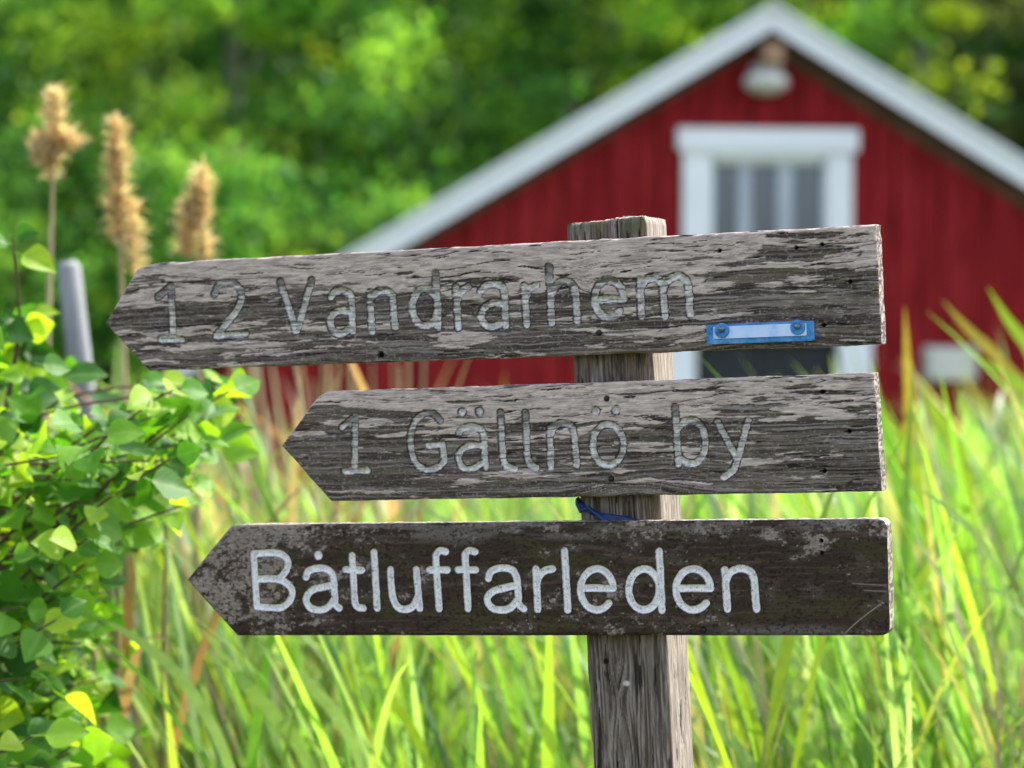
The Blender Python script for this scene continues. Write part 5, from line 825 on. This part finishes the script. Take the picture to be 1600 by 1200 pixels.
# bare straw stalks before the shed's left end
r=random.Random(8)
for i in range(40):
    Y=r.uniform(4.4,7.5); px=r.uniform(355,650) if i<26 else (r.uniform(365,470) if i<34 else r.uniform(180,250)); x=(px-800)/4000*Y; top=r.uniform(520,640) if i<34 else r.uniform(760,860)
    if px>650: top=560
    zt=1.5-((top-533)/4000)*Y; z0=float(ground_z(np.array(x),np.array(Y)))
    if i>=34: Y=3.7; x=(px-800)/4000*Y; zt=1.5-((top-533)/4000)*Y
    e=empty('straw_stalk',(x,Y,z0),0,'bare straw coloured stalk before the left end of the red shed' if i<34 else 'pale dry stalk standing between the leafy bush and the tip of the lowest board','stalk','straw stalks before the shed' if i<34 else 'dry stalks beside the bush'); H=zt-z0; l=r.uniform(-.12,.05)
    MB().tube([(l*H*t*t,0,H*t) for t in np.linspace(0,1,6)],[.008,.0078,.007,.006,.005,.0025],6).make('stem',M['straw'],e)
    for q in range(2 if i<34 else 1):
        V=ribbons(np.zeros((1,3)),np.array([r.uniform(0,6)]),np.array([R(76)]),np.array([r.uniform(.1,1.8)]),np.array([r.uniform(.35,.6)]),np.array([.024]),7,np.array([.5]))
        o=obj('leaf',ribmesh('dry_leaf',V,7,np.array([[(.34,.22,.15),(.40,.30,.20),(.30,.17,.10)][r.randrange(3)]]),M['reed']),e); f_=r.uniform(.45,.72); o.location=(l*H*f_*f_,0,H*f_)
# leaning grey pole
Y=4.6; xa,xb=(107-800)/4000*Y,(128-800)/4000*Y; za,zb2=1.5+(533-408)/4000*Y,1.5+(533-600)/4000*Y
sl=(xb-xa)/(zb2-za); z0=float(ground_z(np.array(xa),np.array(Y))); xbase=xa+sl*(z0-.1-za)
po=MB().tube([(xbase+sl*(t-(z0-.1)),Y,t) for t in np.linspace(z0-.1,za-.012,9)]+[(xa,Y,za)],[.026,.026,.025,.025,.024,.024,.023,.022,.021,.014],14).make('leaning_pole',M['greypole'],None,smooth=True,label='weathered grey pole leaning behind the leafy bush',cat='pole')

# ---------------------------------------------------------------- leafy bush at the left
def bush_leaf(seed):
    r=random.Random(seed); L=.043; Wd=L*.46; nS=8; v=[];f=[]
    cup=r.uniform(.15,.5); bend=r.uniform(-.2,.7)
    outl=[.12,.70,.96,1.0,.93,.77,.54,.27,.0]
    for i in range(nS+1):
        t=i/nS; w=Wd*outl[i]; x=L*t; zc=-bend*L*t*t*.6
        for s_ in (-1,-.5,0,.5,1): v.append((x,s_*w,zc+cup*abs(s_)*w*.7+r.uniform(-.0008,.0008)))
    for i in range(nS):
        for k in range(4): f.append((i*5+k,(i+1)*5+k,(i+1)*5+k+1,i*5+k+1))
    b=len(v); # short stalk
    v+=[(-.014,-.0006,.001),(-.014,.0006,.001),(0.001,.0006,0),(0.001,-.0006,0)]; f.append((b,b+1,b+2,b+3))
    return mesh('bush_leaf',v,f,M['bush'],True)
BL_=[bush_leaf(i) for i in range(6)]
bx,by=-.92,3.45
bush=empty('leafy_bush',(bx,by,0),0,'round leaved green bush filling the left edge of the view','bush')
def half(z):   # how far right (world x) the bush reaches at height z
    return np.interp(z,[.2,.7,.96,1.12,1.2,1.28,1.36,1.445,1.50,1.543,1.60,1.66],[-.62,-.56,-.53,-.515,-.50,-.43,-.38,-.35,-.44,-.57,-.63,-.66])
r=random.Random(17); leaves=[]; twigs=[]; 
def rnd(a,b): return r.uniform(a,b)
main=[]
for k in range(9):
    a=rnd(0,6.283); zt=rnd(1.25,1.6); tx=rnd(-.25,.30); ty=rnd(-.25,.3)
    pts=[Vector((rnd(-.05,.05),rnd(-.05,.05),-.05)),Vector((tx*.25,ty*.25,zt*.3)),Vector((tx*.6,ty*.6,zt*.62)),Vector((tx,ty,zt))]
    MB().tube(pts,[.012,.009,.007,.003],7).make('branch',M['twig'],bush); main.append(pts)
def on_main(pts,z):
    for a,b in zip(pts[:-1],pts[1:]):
        if a.z<=z<=b.z: return a.lerp(b,(z-a.z)/(b.z-a.z))
    return pts[-1]
targets=[]
for k in range(250):
    z=rnd(.75,1.60); hx=half(z)-bx; e=Vector((rnd(-.35,hx-.02) if k%2 else hx-abs(r.gauss(0,.06))-.02,rnd(-.42,.34),z)); targets.append(e)
for px,py,Y in ((358,612,3.2),(330,650,3.22),(345,600,3.25),(300,690,3.2),(270,610,3.15),(240,650,3.2),(300,760,3.25),(285,790,3.2),(200,585,3.25),(150,560,3.3),(20,370,3.2),(60,500,3.3),(170,700,3.1),(250,720,3.15),(330,700,3.3)):
    targets.append(Vector(((px-800)/4000*Y-bx,Y-by,1.5+(533-py)/4000*Y)))
for e in targets:
    m=main[r.randrange(len(main))]; s=on_main(m,max(.15,min(1.5,e.z-rnd(.12,.35))))
    mid=s.lerp(e,.5)+Vector((0,0,rnd(.0,.05))); path=[s,s.lerp(mid,.5),mid,mid.lerp(e,.5)+Vector((0,0,.01)),e]
    twigs.append(path)
    L=sum((b-a).length for a,b in zip(path[:-1],path[1:])); nlf=max(5,int(L*.62/.026)); nlf=min(nlf,11)
    for i in range(nlf):
        t=1-.045*i/L*1.0-.0; t=1-(i*.030)/L
        if t<.15: break
        j=t*4; q=min(3,int(j)); p=path[q].lerp(path[q+1],j-q); d=(path[q+1]-path[q]).normalized()
        leaves.append((p,d,i))
def place(p,d,i):
    side=d.cross(Vector((0,0,1))).normalized()*(1 if i%2 else -1)
    x=(d*rnd(.1,.8)+side*rnd(.4,1.2)+Vector((rnd(-.3,.3),rnd(-.3,.3),rnd(-.55,.25)))).normalized()
    up=Vector((rnd(-.8,.8),rnd(-1.4,.2),rnd(.1,.9))).normalized(); y=up.cross(x).normalized(); z=x.cross(y)
    Mt=Matrix((x,y,z)).transposed().to_4x4(); s=rnd(.5,1.3); Mt=Mt@Matrix.Diagonal((s,s,s,1)); Mt.translation=p+x*.012*s; return Mt
leaves.sort(key=lambda q:-((q[0].x+bx>-.62)*1.+(q[0].z>.95)*1.-(q[0].y+by-3.3)*.8)+rnd(0,.3))
rest=[]
def seen_top(p):
    X_,Y_,Z_=p.x+bx,p.y+by,p.z; px=800+4000*X_/Y_; py=533-4000*(Z_-1.5)/Y_
    return py>np.interp(px,[-400,0,30,42,60,95,115,165,195,240,370,380],[355,360,372,560,560,570,660,665,600,585,590,900]) and not (405<py<500 and px<60)
leaves=[q for q in leaves if seen_top(q[0])]
mb=MB()
for w in twigs:
    if seen_top(w[-1]): mb.tube(w,[.0035,.003,.0025,.002,.0012],5)
mb.make('twigs',M['twig'],bush,kind='stuff')
for n_,(p,d,i) in enumerate(leaves):
    Mt=place(p,d,i)
    if n_<300:
        o=obj('leaf',BL_[r.randrange(6)],bush); o.matrix_local=Mt
    else: rest.append(Mt)
V=[];F=[]; C=[]; b=0
for Mt in rest:
    me=BL_[r.randrange(6)]; co=np.zeros(len(me.vertices)*3,dtype=np.float32); me.vertices.foreach_get('co',co); co=co.reshape(-1,3)
    A=np.array(Mt); V.append(co@A[:3,:3].T+A[:3,3]); ff=np.zeros(len(me.polygons)*4,dtype=np.int32); me.polygons.foreach_get('vertices',ff); F.append(ff.reshape(-1,4)+b); b+=len(co)
    c=np.array([(.035,.12,.018),(.08,.23,.022),(.16,.34,.03),(.32,.47,.04)])[r.randrange(4)]*rnd(.85,1.15); C.append(np.repeat(c[None],len(co),0))
M['bush2']=leafmat('bush_leaf_mass',.5,.5,(1.3,1.3,.35),.22)
obj('foliage',mesh('foliage',np.concatenate(V),np.concatenate(F),M['bush2'],True,np.clip(np.concatenate(C),.003,.6)),bush,kind='stuff')
print('leaves',len(leaves),'tris',sum(len(m.loops)-2*len(m.polygons) for m in bpy.data.meshes))
